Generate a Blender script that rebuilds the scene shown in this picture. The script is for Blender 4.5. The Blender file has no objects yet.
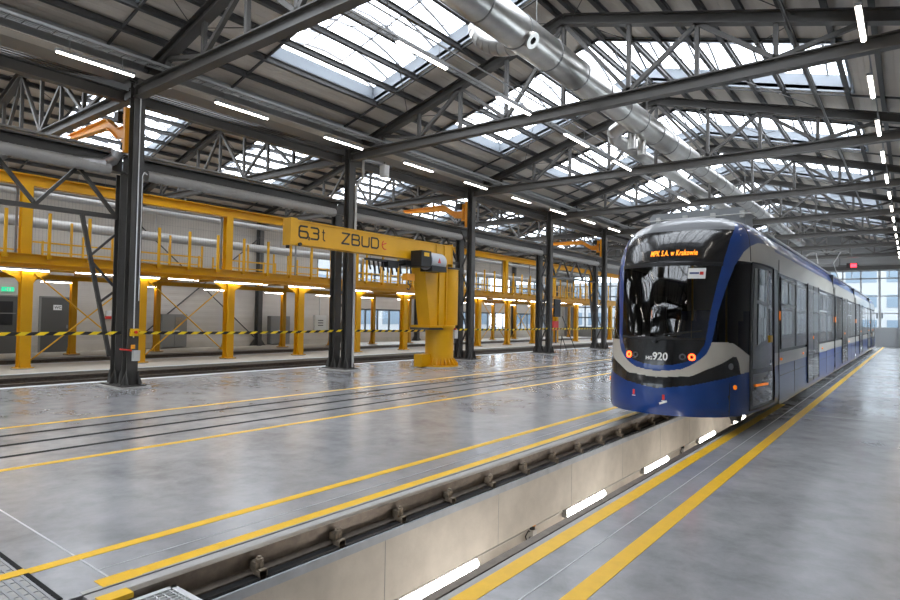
import bpy, math, random, bisect
from mathutils import Vector, Matrix
random.seed(7)
SC = bpy.context.scene
SKY_STR, EXPO = 7.0, 0.1
COL = SC.collection
H = 1.73
BAY = 6.75
XR2 = -14.87
Y0C = 6.47
def YK(k): return Y0C + BAY * k
YS, YE = -17.0, 57.5          # hall start / end
XR, XV, XL = -6.75, -14.3, -28.95
XRL = -21.85
XW = 1.15
SL = .282
ORD = ['first', 'second', 'third', 'fourth', 'fifth', 'sixth', 'seventh', 'eighth', 'ninth', 'tenth', 'eleventh', 'twelfth', 'thirteenth', 'fourteenth', 'fifteenth', 'sixteenth', 'seventeenth', 'eighteenth', 'nineteenth', 'twentieth', 'twenty-first', 'twenty-second', 'twenty-third', 'twenty-fourth'] + ['twenty-' + w for w in ('fifth', 'sixth', 'seventh', 'eighth', 'ninth')] + ['thirtieth'] + ['thirty-' + w for w in ('first', 'second', 'third', 'fourth', 'fifth', 'sixth', 'seventh', 'eighth', 'ninth')] + ['fortieth'] + ['forty-' + w for w in ('first', 'second', 'third', 'fourth', 'fifth')]

# ------------------------------------------------------------------ materials
def mat(name, col, rough=.5, metal=0., spec=.5, emit=None, es=0., coat=0., var=0., vscale=3., bump=0., bscale=40., rvar=0.):
    m = bpy.data.materials.new(name); m.use_nodes = True
    nt = m.node_tree; b = nt.nodes['Principled BSDF']
    b.inputs['Base Color'].default_value = (*col, 1)
    b.inputs['Roughness'].default_value = rough
    b.inputs['Metallic'].default_value = metal
    b.inputs['Specular IOR Level'].default_value = spec
    b.inputs['Coat Weight'].default_value = coat
    b.inputs['Coat Roughness'].default_value = .04
    if emit:
        b.inputs['Emission Color'].default_value = (*emit, 1)
        b.inputs['Emission Strength'].default_value = es
    if var or rvar or bump:
        tc = nt.nodes.new('ShaderNodeNewGeometry')
        n = nt.nodes.new('ShaderNodeTexNoise'); n.inputs['Scale'].default_value = vscale
        n.inputs['Detail'].default_value = 6; n.inputs['Roughness'].default_value = .6
        nt.links.new(tc.outputs['Position'], n.inputs['Vector'])
        if var:
            mx = nt.nodes.new('ShaderNodeMix'); mx.data_type = 'RGBA'
            mx.inputs['A'].default_value = (*[c * (1 - var) for c in col], 1)
            mx.inputs['B'].default_value = (*[min(1, c * (1 + var)) for c in col], 1)
            mr = nt.nodes.new('ShaderNodeMapRange'); mr.inputs['From Min'].default_value = .3; mr.inputs['From Max'].default_value = .7
            nt.links.new(n.outputs['Fac'], mr.inputs['Value']); nt.links.new(mr.outputs['Result'], mx.inputs['Factor'])
            nt.links.new(mx.outputs['Result'], b.inputs['Base Color'])
        if rvar:
            mr2 = nt.nodes.new('ShaderNodeMapRange'); mr2.inputs['From Min'].default_value = .3; mr2.inputs['From Max'].default_value = .7
            mr2.inputs['To Min'].default_value = max(0.02, rough - rvar); mr2.inputs['To Max'].default_value = rough + rvar
            nt.links.new(n.outputs['Fac'], mr2.inputs['Value']); nt.links.new(mr2.outputs['Result'], b.inputs['Roughness'])
        if bump:
            n2 = nt.nodes.new('ShaderNodeTexNoise'); n2.inputs['Scale'].default_value = bscale; n2.inputs['Detail'].default_value = 4
            nt.links.new(tc.outputs['Position'], n2.inputs['Vector'])
            bp = nt.nodes.new('ShaderNodeBump'); bp.inputs['Strength'].default_value = bump; bp.inputs['Distance'].default_value = .02
            nt.links.new(n2.outputs['Fac'], bp.inputs['Height']); nt.links.new(bp.outputs['Normal'], b.inputs['Normal'])
    return m

def mat_ribbed(name, col, axis, period, rough=.5, depth=.35, metal=0.):
    """sheet with regular trapezoidal ribs along one axis (bump)"""
    m = mat(name, col, rough, metal)
    nt = m.node_tree; b = nt.nodes['Principled BSDF']
    g = nt.nodes.new('ShaderNodeNewGeometry'); sx = nt.nodes.new('ShaderNodeSeparateXYZ')
    nt.links.new(g.outputs['Position'], sx.inputs[0])
    mu = nt.nodes.new('ShaderNodeMath'); mu.operation = 'MULTIPLY'; mu.inputs[1].default_value = 2 * math.pi / period
    nt.links.new(sx.outputs[axis], mu.inputs[0])
    si = nt.nodes.new('ShaderNodeMath'); si.operation = 'SINE'; nt.links.new(mu.outputs[0], si.inputs[0])
    mr = nt.nodes.new('ShaderNodeMapRange'); mr.inputs['From Min'].default_value = -.3; mr.inputs['From Max'].default_value = .3
    nt.links.new(si.outputs[0], mr.inputs['Value'])
    bp = nt.nodes.new('ShaderNodeBump'); bp.inputs['Strength'].default_value = depth; bp.inputs['Distance'].default_value = .02
    nt.links.new(mr.outputs['Result'], bp.inputs['Height']); nt.links.new(bp.outputs['Normal'], b.inputs['Normal'])
    n = nt.nodes.new('ShaderNodeTexNoise'); n.inputs['Scale'].default_value = .9; n.inputs['Detail'].default_value = 5
    nt.links.new(g.outputs['Position'], n.inputs['Vector'])
    mx = nt.nodes.new('ShaderNodeMix'); mx.data_type = 'RGBA'
    mx.inputs['A'].default_value = (*[c * .85 for c in col], 1); mx.inputs['B'].default_value = (*[c * 1.15 for c in col], 1)
    nt.links.new(n.outputs['Fac'], mx.inputs['Factor']); nt.links.new(mx.outputs['Result'], b.inputs['Base Color'])
    return m

def mat_glass(name, tint, alpha, rough=.02):
    """thin glass: glossy by fresnel over tinted transparency"""
    m = bpy.data.materials.new(name); m.use_nodes = True
    nt = m.node_tree; nt.nodes.clear()
    o = nt.nodes.new('ShaderNodeOutputMaterial'); mx = nt.nodes.new('ShaderNodeMixShader')
    fr = nt.nodes.new('ShaderNodeLayerWeight'); fr.inputs['Blend'].default_value = alpha
    tr = nt.nodes.new('ShaderNodeBsdfTransparent'); tr.inputs['Color'].default_value = (*tint, 1)
    gl = nt.nodes.new('ShaderNodeBsdfGlossy'); gl.inputs['Roughness'].default_value = rough
    nt.links.new(fr.outputs['Fresnel'], mx.inputs[0]); nt.links.new(tr.outputs[0], mx.inputs[1]); nt.links.new(gl.outputs[0], mx.inputs[2])
    nt.links.new(mx.outputs[0], o.inputs['Surface'])
    return m

def mat_concrete():
    m = bpy.data.materials.new('polished_concrete'); m.use_nodes = True
    nt = m.node_tree; b = nt.nodes['Principled BSDF']
    g = nt.nodes.new('ShaderNodeNewGeometry')
    def noise(sc, det, ro, dist=0.):
        n = nt.nodes.new('ShaderNodeTexNoise'); n.inputs['Scale'].default_value = sc; n.inputs['Detail'].default_value = det
        n.inputs['Roughness'].default_value = ro; n.inputs['Distortion'].default_value = dist
        nt.links.new(g.outputs['Position'], n.inputs['Vector']); return n
    n1 = noise(.55, 8, .62, .6); n2 = noise(3.2, 8, .7, .3); n3 = noise(60, 3, .6)
    a = nt.nodes.new('ShaderNodeMath'); a.operation = 'MULTIPLY_ADD'; a.inputs[1].default_value = .55
    nt.links.new(n2.outputs['Fac'], a.inputs[0]); 
    h = nt.nodes.new('ShaderNodeMath'); h.operation = 'MULTIPLY'; h.inputs[1].default_value = .45
    nt.links.new(n1.outputs['Fac'], h.inputs[0]); nt.links.new(h.outputs[0], a.inputs[2])
    cr = nt.nodes.new('ShaderNodeValToRGB'); e = cr.color_ramp.elements
    e[0].position = .36; e[0].color = (.20, .20, .208, 1)
    e[1].position = .66; e[1].color = (.36, .357, .36, 1)
    mid = e.new(.5); mid.color = (.28, .28, .288, 1)
    nt.links.new(a.outputs[0], cr.inputs[0]); nt.links.new(cr.outputs[0], b.inputs['Base Color'])
    mr = nt.nodes.new('ShaderNodeMapRange'); mr.inputs['From Min'].default_value = .35; mr.inputs['From Max'].default_value = .65
    mr.inputs['To Min'].default_value = .17; mr.inputs['To Max'].default_value = .25
    nt.links.new(n1.outputs['Fac'], mr.inputs['Value']); nt.links.new(mr.outputs[0], b.inputs['Roughness'])
    b.inputs['Specular IOR Level'].default_value = .6
    return m

def mat_stripes(name, c1, c2, period):
    m = mat(name, c1, .5); nt = m.node_tree; b = nt.nodes['Principled BSDF']
    g = nt.nodes.new('ShaderNodeNewGeometry'); sx = nt.nodes.new('ShaderNodeSeparateXYZ'); nt.links.new(g.outputs['Position'], sx.inputs[0])
    a = nt.nodes.new('ShaderNodeMath'); a.operation = 'ADD'; nt.links.new(sx.outputs['Y'], a.inputs[0])
    z = nt.nodes.new('ShaderNodeMath'); z.operation = 'MULTIPLY'; z.inputs[1].default_value = -1.6; nt.links.new(sx.outputs['Z'], z.inputs[0])
    nt.links.new(z.outputs[0], a.inputs[1])
    d = nt.nodes.new('ShaderNodeMath'); d.operation = 'PINGPONG'; d.inputs[1].default_value = period; nt.links.new(a.outputs[0], d.inputs[0])
    gt = nt.nodes.new('ShaderNodeMath'); gt.operation = 'GREATER_THAN'; gt.inputs[1].default_value = period * .5; nt.links.new(d.outputs[0], gt.inputs[0])
    mx = nt.nodes.new('ShaderNodeMix'); mx.data_type = 'RGBA'; mx.inputs['A'].default_value = (*c1, 1); mx.inputs['B'].default_value = (*c2, 1)
    nt.links.new(gt.outputs[0], mx.inputs['Factor']); nt.links.new(mx.outputs['Result'], b.inputs['Base Color'])
    return m

M = dict(
    concrete=mat_concrete(),
    pitwall=mat('pit_concrete', (.56, .52, .465), .7, var=.16, vscale=1.8, bump=.15, bscale=30),
    ledge=mat('ledge_paint', (.42, .45, .50), .6, var=.12, vscale=5),
    edging=mat('edge_concrete', (.36, .35, .335), .6, var=.12, vscale=5),
    strip=mat('beige_concrete', (.46, .42, .36), .55, var=.10, vscale=1.2),
    white_edge=mat('white_edge_paint', (.58, .60, .62), .5, var=.08),
    steel=mat('dark_grey_steel', (.062, .058, .054), .42, var=.12, vscale=2),
    truss=mat('truss_steel', (.072, .066, .06), .45),
    purlin=mat('purlin_steel', (.075, .073, .072), .45),
    rail=mat('rail_steel', (.17, .14, .115), .42, .5, var=.25, vscale=12),
    railtop=mat('worn_rail_top', (.30, .27, .23), .3, .7, var=.15, vscale=9),
    rust=mat('rusty_clip', (.27, .22, .165), .7, .2, var=.3, vscale=25),
    black=mat('black_rubber', (.012, .012, .013), .5),
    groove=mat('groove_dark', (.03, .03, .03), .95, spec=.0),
    yellow=mat('yellow_paint', (.68, .345, .001), .42, var=.05, vscale=2),
    yline=mat('yellow_line_paint', (.76, .44, .006), .4, var=.07, vscale=8),
    pale=mat('pale_line', (.50, .50, .51), .5),
    orange=mat('orange_paint', (.85, .33, .01), .4),
    sheet=mat_ribbed('roof_sheet', (.58, .52, .45), 'X', .28, .45, .5),
    wallsheet=mat_ribbed('wall_panel', (.50, .46, .41), 'Z', .30, .5, .25),
    graysheet=mat_ribbed('gable_panel', (.30, .30, .30), 'Z', .30, .5, .25),
    curb=mat('skylight_curb', (.27, .30, .335), .6),
    alu=mat('aluminium_bar', (.35, .36, .38), .4, .4),
    frame=mat('window_frame', (.07, .08, .09), .4),
    lframe=mat('light_frame', (.30, .31, .32), .4),
    glass=mat_glass('window_glass', (.90, .95, .98), .12),
    polycarb=mat_glass('skylight_glazing', (.90, .95, 1.0), .08),
    galv=mat('galvanised_duct', (.47, .455, .43), .30, .92, var=.12, vscale=2.5, bump=.06, bscale=5),
    galvd=mat('galvanised_tray', (.26, .26, .255), .5, .5),
    greyduct=mat('grey_duct_paint', (.36, .35, .335), .45, .15),
    foil=mat('insulation_foil', (.62, .63, .65), .3, .8, bump=.6, bscale=14),
    lamp=mat('lamp_diffuser', (1, 1, 1), .5, emit=(1, .93, .84), es=17.),
    pitlamp=mat('pit_lamp_diffuser', (1, 1, 1), .5, emit=(1, .95, .88), es=24.),
    housing=mat('lamp_housing', (.30, .30, .30), .5),
    conduit=mat('conduit', (.55, .54, .52), .45),
    darkdoor=mat('dark_door_paint', (.085, .083, .078), .5),
    greybox=mat('cabinet_paint', (.20, .195, .185), .5),
    acbox=mat('ac_cover', (.25, .26, .27), .5),
    lightbox=mat('light_cabinet', (.55, .54, .51), .5),
    white=mat('white_plastic', (.75, .75, .74), .5),
    red=mat('red_paint', (.65, .03, .02), .4),
    greensign=mat('exit_sign', (.02, .35, .15), .5, emit=(.05, .75, .40), es=.8),
    signal=mat('signal_red_light', (.5, .01, .02), .4, emit=(1, .03, .05), es=6.),
    tape=mat_stripes('hazard_tape', (.85, .60, .01), (.012, .012, .012), .17),
    grate=mat('steel_grating', (.33, .34, .35), .45, .5),
    gratew=mat('light_grating', (.60, .61, .62), .45, .3),
    dark=mat('dark_void', (.012, .012, .012), .9),
    tblue=mat('tram_blue', (.001, .036, .20), .3, spec=.4, coat=.6),
    tcream=mat('tram_cream', (.47, .44, .385), .35, coat=.7),
    tblack=mat('tram_black', (.010, .010, .011), .2, spec=.4, coat=.35),
    tgrey=mat('tram_roof_grey', (.10, .105, .115), .35, coat=.3),
    tdoor=mat('tram_door_frame', (.035, .035, .037), .3, coat=.6),
    tglass=mat('tram_side_glass', (.022, .024, .028), .04, spec=.9, coat=1.),
    wsglass=mat_glass('windscreen_glass', (.50, .54, .55), .42, .015),
    cabglass=mat_glass('cab_side_glass', (.28, .30, .31), .25, .02),
    tint=mat('tram_interior', (.22, .21, .20), .7),
    seat=mat('seat_fabric', (.02, .035, .10), .8),
    led=mat('led_text', (.5, .15, 0), .5, emit=(1, .27, .01), es=2.2),
    redlamp=mat('red_tail_lamp', (.6, .03, .01), .4, emit=(1, .06, .012), es=9.),
    amber=mat('amber_lamp', (.7, .22, .01), .4, emit=(1, .22, .01), es=.5),
    greylamp=mat('lamp_lens', (.10, .10, .11), .2, coat=1.),
    facade=mat('outside_facade', (.26, .265, .27), .8),
    facwin=mat('outside_facade_glass', (.10, .135, .17), .4),
    asphalt=mat('asphalt', (.09, .09, .09), .9),
    letters=mat('black_lettering', (.02, .02, .02), .5),
    motor=mat('motor_cover', (.48, .50, .54), .4),
)

# ------------------------------------------------------------------ mesh builder
class MB:
    def __init__(s): s.v = []; s.f = []; s.sm = []
    def add(s, vs, fs, smooth=False):
        n = len(s.v); s.v += [tuple(v) for v in vs]; s.f += [tuple(i + n for i in f) for f in fs]; s.sm += [smooth] * len(fs); return s
    def box(s, x0, x1, y0, y1, z0, z1):
        if x0 > x1: x0, x1 = x1, x0
        if y0 > y1: y0, y1 = y1, y0
        if z0 > z1: z0, z1 = z1, z0
        return s.add([(x0, y0, z0), (x1, y0, z0), (x1, y1, z0), (x0, y1, z0), (x0, y0, z1), (x1, y0, z1), (x1, y1, z1), (x0, y1, z1)],
                     [(0, 3, 2, 1), (4, 5, 6, 7), (0, 1, 5, 4), (1, 2, 6, 5), (2, 3, 7, 6), (3, 0, 4, 7)])
    def cbox(s, c, d): return s.box(c[0] - d[0] / 2, c[0] + d[0] / 2, c[1] - d[1] / 2, c[1] + d[1] / 2, c[2] - d[2] / 2, c[2] + d[2] / 2)
    def frame(s, p, q, up=(0, 0, 1)):
        p, q = Vector(p), Vector(q); d = (q - p).normalized(); u = Vector(up)
        if abs(d.dot(u)) > .98: u = Vector((0, 1, 0))
        r = d.cross(u).normalized(); return p, q, r, r.cross(d).normalized()
    def bar(s, p, q, w, h, up=(0, 0, 1)):
        p, q, r, u = s.frame(p, q, up); vs = []
        for c in (p, q):
            for a, b in ((-1, -1), (1, -1), (1, 1), (-1, 1)): vs.append(c + r * a * w / 2 + u * b * h / 2)
        return s.add(vs, [(0, 1, 2, 3), (7, 6, 5, 4), (0, 4, 5, 1), (1, 5, 6, 2), (2, 6, 7, 3), (3, 7, 4, 0)])
    def prof(s, p, q, poly, up=(0, 0, 1), smooth=False):
        """extrude closed polygon (a,b in right/up) from p to q"""
        p, q, r, u = s.frame(p, q, up); n = len(poly)
        vs = [c + r * a + u * b for c in (p, q) for a, b in poly]
        s.add(vs, [(i, i + n, (i + 1) % n + n, (i + 1) % n) for i in range(n)], smooth)
        s.add(vs, [tuple(range(n)), tuple(range(2 * n - 1, n - 1, -1))]); return s
    def ibeam(s, p, q, w, h, tf=.02, tw=.014, up=(0, 0, 1)):
        p_, q_, r, u = s.frame(p, q, up)
        s.bar(p_ + u * (h / 2 - tf / 2), q_ + u * (h / 2 - tf / 2), w, tf, up)
        s.bar(p_ - u * (h / 2 - tf / 2), q_ - u * (h / 2 - tf / 2), w, tf, up)
        return s.bar(p_, q_, tw, h - 2 * tf, up)
    def tube(s, p, q, r, n=12, r2=None):
        p, q, a, b = s.frame(p, q); r2 = r if r2 is None else r2
        vs = [c + (a * math.cos(t) + b * math.sin(t)) * R for c, R in ((p, r), (q, r2)) for t in [2 * math.pi * i / n for i in range(n)]]
        s.add(vs, [(i, (i + 1) % n, (i + 1) % n + n, i + n) for i in range(n)], True)
        return s.add(vs, [tuple(range(n - 1, -1, -1)), tuple(range(n, 2 * n))])
    def path(s, pts, r, n=8):
        for a, b in zip(pts, pts[1:]): s.tube(a, b, r, n)
        return s
    def prism(s, poly, axis, a, b):
        """poly of 2-D points extruded along axis from a to b; axis x: (y,z); y: (x,z); z: (x,y)"""
        def P(t, u, v): return {'x': (t, u, v), 'y': (u, t, v), 'z': (u, v, t)}[axis]
        n = len(poly); vs = [P(t, *p) for t in (a, b) for p in poly]
        s.add(vs, [(i, (i + 1) % n, (i + 1) % n + n, i + n) for i in range(n)])
        return s.add(vs, [tuple(range(n - 1, -1, -1)), tuple(range(n, 2 * n))])
    def ring(s, c, ax, r0, r1, t, n=24):
        """flat ring of thickness t around axis ax"""
        c = Vector(c); ax = Vector(ax).normalized(); _, _, a, b = s.frame(c, c + ax); vs = []
        for k in range(n):
            th = 2 * math.pi * k / n; d = a * math.cos(th) + b * math.sin(th)
            vs += [c + d * r0, c + d * r1, c + d * r1 + ax * t, c + d * r0 + ax * t]
        fs = []
        for k in range(n):
            i, j = 4 * k, 4 * ((k + 1) % n)
            for m_ in range(4): fs.append((i + m_, i + (m_ + 1) % 4, j + (m_ + 1) % 4, j + m_))
        return s.add(vs, fs)
    def build(s, name, m, parent=None, fix=True):
        off = Vector((0, 0, 0))
        if parent is not None:
            p = parent
            while p is not None: off += p.location; p = p.parent
        me = bpy.data.meshes.new(name)
        me.from_pydata([tuple(Vector(v) - off) for v in s.v], [], s.f)
        me.polygons.foreach_set('use_smooth', s.sm)
        me.materials.append(M[m] if isinstance(m, str) else m)
        if fix:
            import bmesh
            bm = bmesh.new(); bm.from_mesh(me); bmesh.ops.remove_doubles(bm, verts=bm.verts, dist=1e-5) if False else None
            bmesh.ops.recalc_face_normals(bm, faces=bm.faces); bm.to_mesh(me); bm.free()
        me.update()
        o = bpy.data.objects.new(name, me); COL.objects.link(o)
        if parent is not None: o.parent = parent
        return o

def tag(o, label=None, cat=None, group=None, kind=None):
    if label: o['label'] = label
    if cat: o['category'] = cat
    if group: o['group'] = group
    if kind: o['kind'] = kind
    return o
def thing(name, loc, label, cat, group=None):
    o = bpy.data.objects.new(name, None); COL.objects.link(o); o.location = loc; o.empty_display_size = .2
    return tag(o, label, cat, group)
def struct(o): o['kind'] = 'structure'; return o
def copy_tree(o, parent=None, loc=None, label=None, rz=None):
    c = o.copy(); COL.objects.link(c); c.parent = parent
    if loc is not None: c.location = loc
    if rz is not None: c.rotation_euler = (0, 0, rz)
    if label: c['label'] = label
    for ch in list(o.children): copy_tree(ch, c)
    return c

def text_mesh(txt, size, m, mapper, name, parent, bold=0.0, spacing=1.0, wscale=1.0):
    cu = bpy.data.curves.new('t', 'FONT'); cu.body = txt; cu.size = size; cu.offset = bold; cu.space_character = spacing
    cu.resolution_u = 3
    ob = bpy.data.objects.new('t', cu); COL.objects.link(ob)
    dg = bpy.context.evaluated_depsgraph_get(); me = bpy.data.meshes.new_from_object(ob.evaluated_get(dg))
    bpy.data.objects.remove(ob)
    off = Vector((0, 0, 0)); p = parent
    while p is not None: off += p.location; p = p.parent
    for v in me.vertices: v.co = Vector(mapper(v.co.x * wscale, v.co.y)) - off
    me.materials.clear(); me.materials.append(M[m]); me.name = name
    o = bpy.data.objects.new(name, me); COL.objects.link(o); o.parent = parent
    return o

# ------------------------------------------------------------------ floor and pits
PITS = [(-25.35, -22.85), (-19.15, -16.1)]
PL0, PR0 = -4.02, -2.27      # edges of the tram pit opening
def build_floor():
    xs = [(XL, PITS[0][0], 'strip'), (PITS[0][1], PITS[1][0], 'strip'), (PITS[1][1], PL0, 'concrete'), (PR0, XW + .2, 'concrete')]
    fl = MB()
    for a, b, m in xs:
        if m == 'concrete': fl.box(a, b, YS, YE + .1, -.3, 0)
    fl.box(PL0, PR0, YS, -6, -.3, 0); 
    floor = struct(fl.build('floor', 'concrete'))
    st = MB()
    for a, b, m in xs:
        if m == 'strip': st.box(a, b, YS, YE + .1, -.3, 0)
    st.build('platform_strip', 'strip', floor)
    e = MB()
    for a in (PITS[0][1] , PITS[1][1] ): e.box(a - .0, a + .28, YS, YE, -.02, .004)
    for a in (PITS[0][0], PITS[1][0]): e.box(a - .25, a, YS, YE, -.02, .004)
    e.build('pale_edge_strip', 'white_edge', floor)
    # painted lines
    for (x, w, y0) in ((-4.10, .115, 1.95), (-4.655, .10, 1.5), (-2.19, .13, -3), (-1.665, .13, -3), (-7.80, .10, -3), (-10.58, .10, -3)):
        MB().box(x - w / 2, x + w / 2, y0, (14.5 if x == -2.19 else YE - 1), 0, .003).build('yellow_line', 'yline', floor)  # line beside the tram cut short to imitate the shade there
    MB().box(-4.17, -4.03, 1.72, 1.96, 0, .0032).build('yellow_line', 'yline', floor)
    MB().box(-4.34, -4.33, 1.8, YE - 1, 0, .0022).build('pale_line', 'pale', floor)
    MB().box(-1.925, -1.915, -3, YE - 1, 0, .0022).build('pale_line', 'pale', floor)
    MB().box(-14.0, -4.15, 1.80, 1.815, 0, .0022).build('joint_line', 'pale', floor)
    j = MB()
    for k in range(1, 8): j.box(-14.0, -4.3, Y0C + BAY * k - .01, Y0C + BAY * k, 0, .0015)
    for k in range(1, 8): j.box(-2.0, XW, Y0C + BAY * k - .01, Y0C + BAY * k, 0, .0015)
    j.build('saw_joint', 'edging', floor)
    # grooved rails of the middle track and its drain
    for x, w in ((-9.915, .10), (-9.2, .10), (-8.485, .085)):
        r = MB().box(x - w / 2, x + w / 2, YS, YE - 1, 0, .0035); r.build('rail_groove', 'groove', floor)
    # side pits
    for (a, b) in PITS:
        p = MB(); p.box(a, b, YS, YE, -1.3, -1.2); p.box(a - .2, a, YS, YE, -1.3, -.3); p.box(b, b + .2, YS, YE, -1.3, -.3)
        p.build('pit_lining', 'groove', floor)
    # tram pit : ledges, walls, bottom
    L = PL0; R = PR0; cx = -3.145
    led = MB()
    led.box(L - .2, -3.715, YS, YE, -.26, -.19); led.box(-2.47, R + .2, YS, YE, -.26, -.19)
    led.build('ledge_top', 'ledge', floor)
    w = MB()
    for s, xa in ((-1, -3.72), (1, -2.46)):
        w.box(xa, xa + s * .4, YS, YE, -.83, -.26)
        w.box(xa + s * .13, xa + s * .4, YS, YE, -1.12, -.83)
        w.box(xa - s * .0, xa + s * .4, YS, YE, -1.6, -1.12)
    w.box(-3.72, -2.46, YS, YE, -1.7, -1.6)
    w.build('pit_wall', 'pitwall', floor)
    pj = MB()
    for i in range(26): pj.box(-3.7205, -3.7175, 2.1 + 1.85 * i, 2.108 + 1.85 * i, -.83, -.26)
    pj.build('formwork_joint', 'edging', floor)
    MB().box(L, -3.912, 1.6, YE, -.19, -.006).build('rail_filler', 'edging', floor)
    MB().box(-2.318, R, -3, YE, -.19, -.006).build('rail_filler', 'edging', floor)
    e2 = MB(); e2.box(L, L - .05, 1.6, YE, -.25, .002); e2.box(R, R + .06, -3, YE, -.25, .002)
    e2.build('steel_edge_angle', 'edging', floor)
    return floor
floor = build_floor()

# running rails of the tram pit
def rail_profile():
    return [(-.065, -.17), (.065, -.17), (.065, -.155), (.010, -.135), (.010, -.062), (.036, -.052), (.036, 0), (-.036, 0), (-.036, -.052), (-.010, -.062), (-.010, -.135), (-.065, -.155)]
def make_rail(x, label, z=0, y0=YS, clips=None, m='rail'):
    t = thing('rail', (x, y0, 0), label, 'rail')
    MB().prof((x, y0, z), (x, YE - .4, z), rail_profile()).build('rail_section', m, t)
    return t
rl = make_rail(-3.872, 'rusty tram rail on clips beside the open pit, next to the kerb', m='rail')
MB().box(-3.906, -3.838, YS, YE - .4, 0, .003).build('rail_head', 'railtop', rl)
MB().box(-3.955, -3.735, YS, YE - .4, -.19, -.168).build('rail_foot_strip', 'black', rl)  # black strip under the rail foot
rr = make_rail(-2.36, 'far pit rail hidden under the tram wheels beside the yellow line')
for i in range(28):
    y = 1.93 + .762 * i
    c = MB(); c.box(-3.83, -3.735, y - .035, y + .035, -.165, -.13); c.box(-3.86, -3.78, y - .035, y + .035, -.135, -.075)
    c.tube((-3.79, y, -.13), (-3.79, y, -.035), .015, 8); c.tube((-3.79, y, -.075), (-3.79, y, -.05), .030, 6)
    c.box(-3.765, -3.735, y - .03, y + .03, -.19, -.12)
    c.build('rail_clip', 'rust', rl)
for px_, (a, b) in (('second', PITS[1]), ('fourth', PITS[0])):
    c = (a + b) / 2
    for s, nm in ((-1, 'far'), (1, 'near')):
        x = c + s * .72
        t = thing('rail', (x, YS, 0), 'dark rail on stools in the %s sunken pit %s, %s side' % ('front' if a > -20 else 'rear', 'beside the grey columns' if a > -20 else 'near the left wall', nm), 'rail')
        MB().prof((x, YS, -.01), (x, YE - .4, -.01), rail_profile()).build('rail_section', 'rail', t)
        MB().box(x - .09, x + .09, YS, YE - .4, -.32, -.18).build('rail_girder', 'groove', t)
        s_ = MB()
        for i in range(20): s_.box(x - .07, x + .07, YS + 1 + 3.6 * i, YS + 1.15 + 3.6 * i, -1.2, -.32)
        s_.build('stool', 'steel', t)

# pit lamps, conduit and sockets
def pit_lamp(y, i):
    t = thing('pit_lamp', (-3.78, y, -.93), '', 'lamp', 'pit wall lamps')
    MB().prof((-3.79, y, -.935), (-3.79, y + 1.28, -.935), [(-.045, -.06), (.03, -.06), (.03, .06), (-.045, .06)]).build('housing', 'housing', t)
    d = MB(); n = 8
    pts = [(.03 + .035 * math.sin(math.pi * k / n), -.05 + .1 * k / n) for k in range(n + 1)]
    d.prof((-3.79, y + .02, -.935), (-3.79, y + 1.26, -.935), pts, smooth=True); d.build('diffuser', 'pitlamp', t)
    return t
for i, y in enumerate((4.18, 7.6, 10.62, 14.1, 17.4, 20.7)):
    t = pit_lamp(y, i)
    t2 = copy_tree(t, None, (-2.40, y + .2, -.93), 'glowing tube lamp on the near pit wall hidden below the floor edge, %s along' % ORD[i], math.pi)
    t2.location.y += 1.28
    t['label'] = 'glowing tube lamp recessed in the tram pit wall, %s from the camera' % ORD[i]
t = thing('cable_conduit', (-3.83, 1.0, -.92), 'thin pale cable conduit clipped along the pit wall between the tube lamps', 'conduit')
for a, c in ((1.0, 4.18), (5.46, 7.6), (8.88, 10.62), (11.9, 14.1)): MB().tube((-3.83, a, -.92), (-3.83, c, -.92), .012, 6).build('pipe_length', 'conduit', t)
for i, (y, nm) in enumerate(((6.72, 'nearer the camera'), (13.0, 'under the nose of the tram'))):
    t = thing('pit_socket', (-3.76, y, -.95), 'small grey pit socket with an orange knob, %s' % nm, 'socket')
    MB().box(-3.85, -3.76, y - .05, y + .05, -1.05, -.92).build('socket_body', 'conduit', t)
    MB().tube((-3.80, y, -.92), (-3.80, y, -.87), .035, 10).build('collar', 'black', t)
    MB().tube((-3.80, y, -.87), (-3.80, y, -.80), .045, 12, .03).build('orange_knob', 'orange', t)
    MB().path([(-3.80, y - .05, -1.0), (-3.78, y - .16, -1.03), (-3.78, y - .2, -.95), (-3.78, y - .13, -.9), (-3.80, y - .06, -.93)], .008, 6).build('cable_loop', 'black', t)

# gratings near the camera
g = thing('floor_grating', (-7.5, .4, 0), 'grey steel floor grating in the bottom corner crossed by the yellow line', 'grating')
gm = MB(); 
for i in range(48): gm.box(-9.9 + i * .122, -9.9 + i * .122 + .012, -1.0, 1.47, .002, .006)
for i in range(50): gm.box(-9.9, -4.05, -1.0 + i * .05, -1.0 + i * .05 + .018, .002, .007)
gm.build('grating_bars', 'grate', g)
MB().box(-9.9, -4.05, -1.0, 1.47, 0.0005, .0015).build('grating_bed', 'edging', g)
MB().box(-9.9, -4.05, 1.47, 1.50, 0, .008).build('grating_frame', 'groove', g)
MB().box(-4.71, -4.61, -1.0, 1.5, .0071, .0095).build('yellow_line', 'yline', g)
g = thing('pit_step_grating', (-3.5, 1.5, -.02), 'pale open steel step grating over the near end of the pit', 'grating')
f_ = MB(); f_.box(-3.80, -2.5, 2.02, 2.06, -.09, -.03); f_.box(-3.80, -3.76, 1.2, 2.06, -.09, -.03); f_.box(-2.54, -2.5, 1.2, 2.06, -.09, -.03)
f_.build('grating_frame', 'gratew', g)
b_ = MB()
for i in range(34): b_.box(-3.78 + i * .037, -3.772 + i * .037, 1.2, 2.04, -.06, -.035)
for i in range(16): b_.box(-3.78, -2.52, 1.25 + i * .05, 1.258 + i * .05, -.06, -.035)
b_.build('grating_bars', 'gratew', g)
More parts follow.
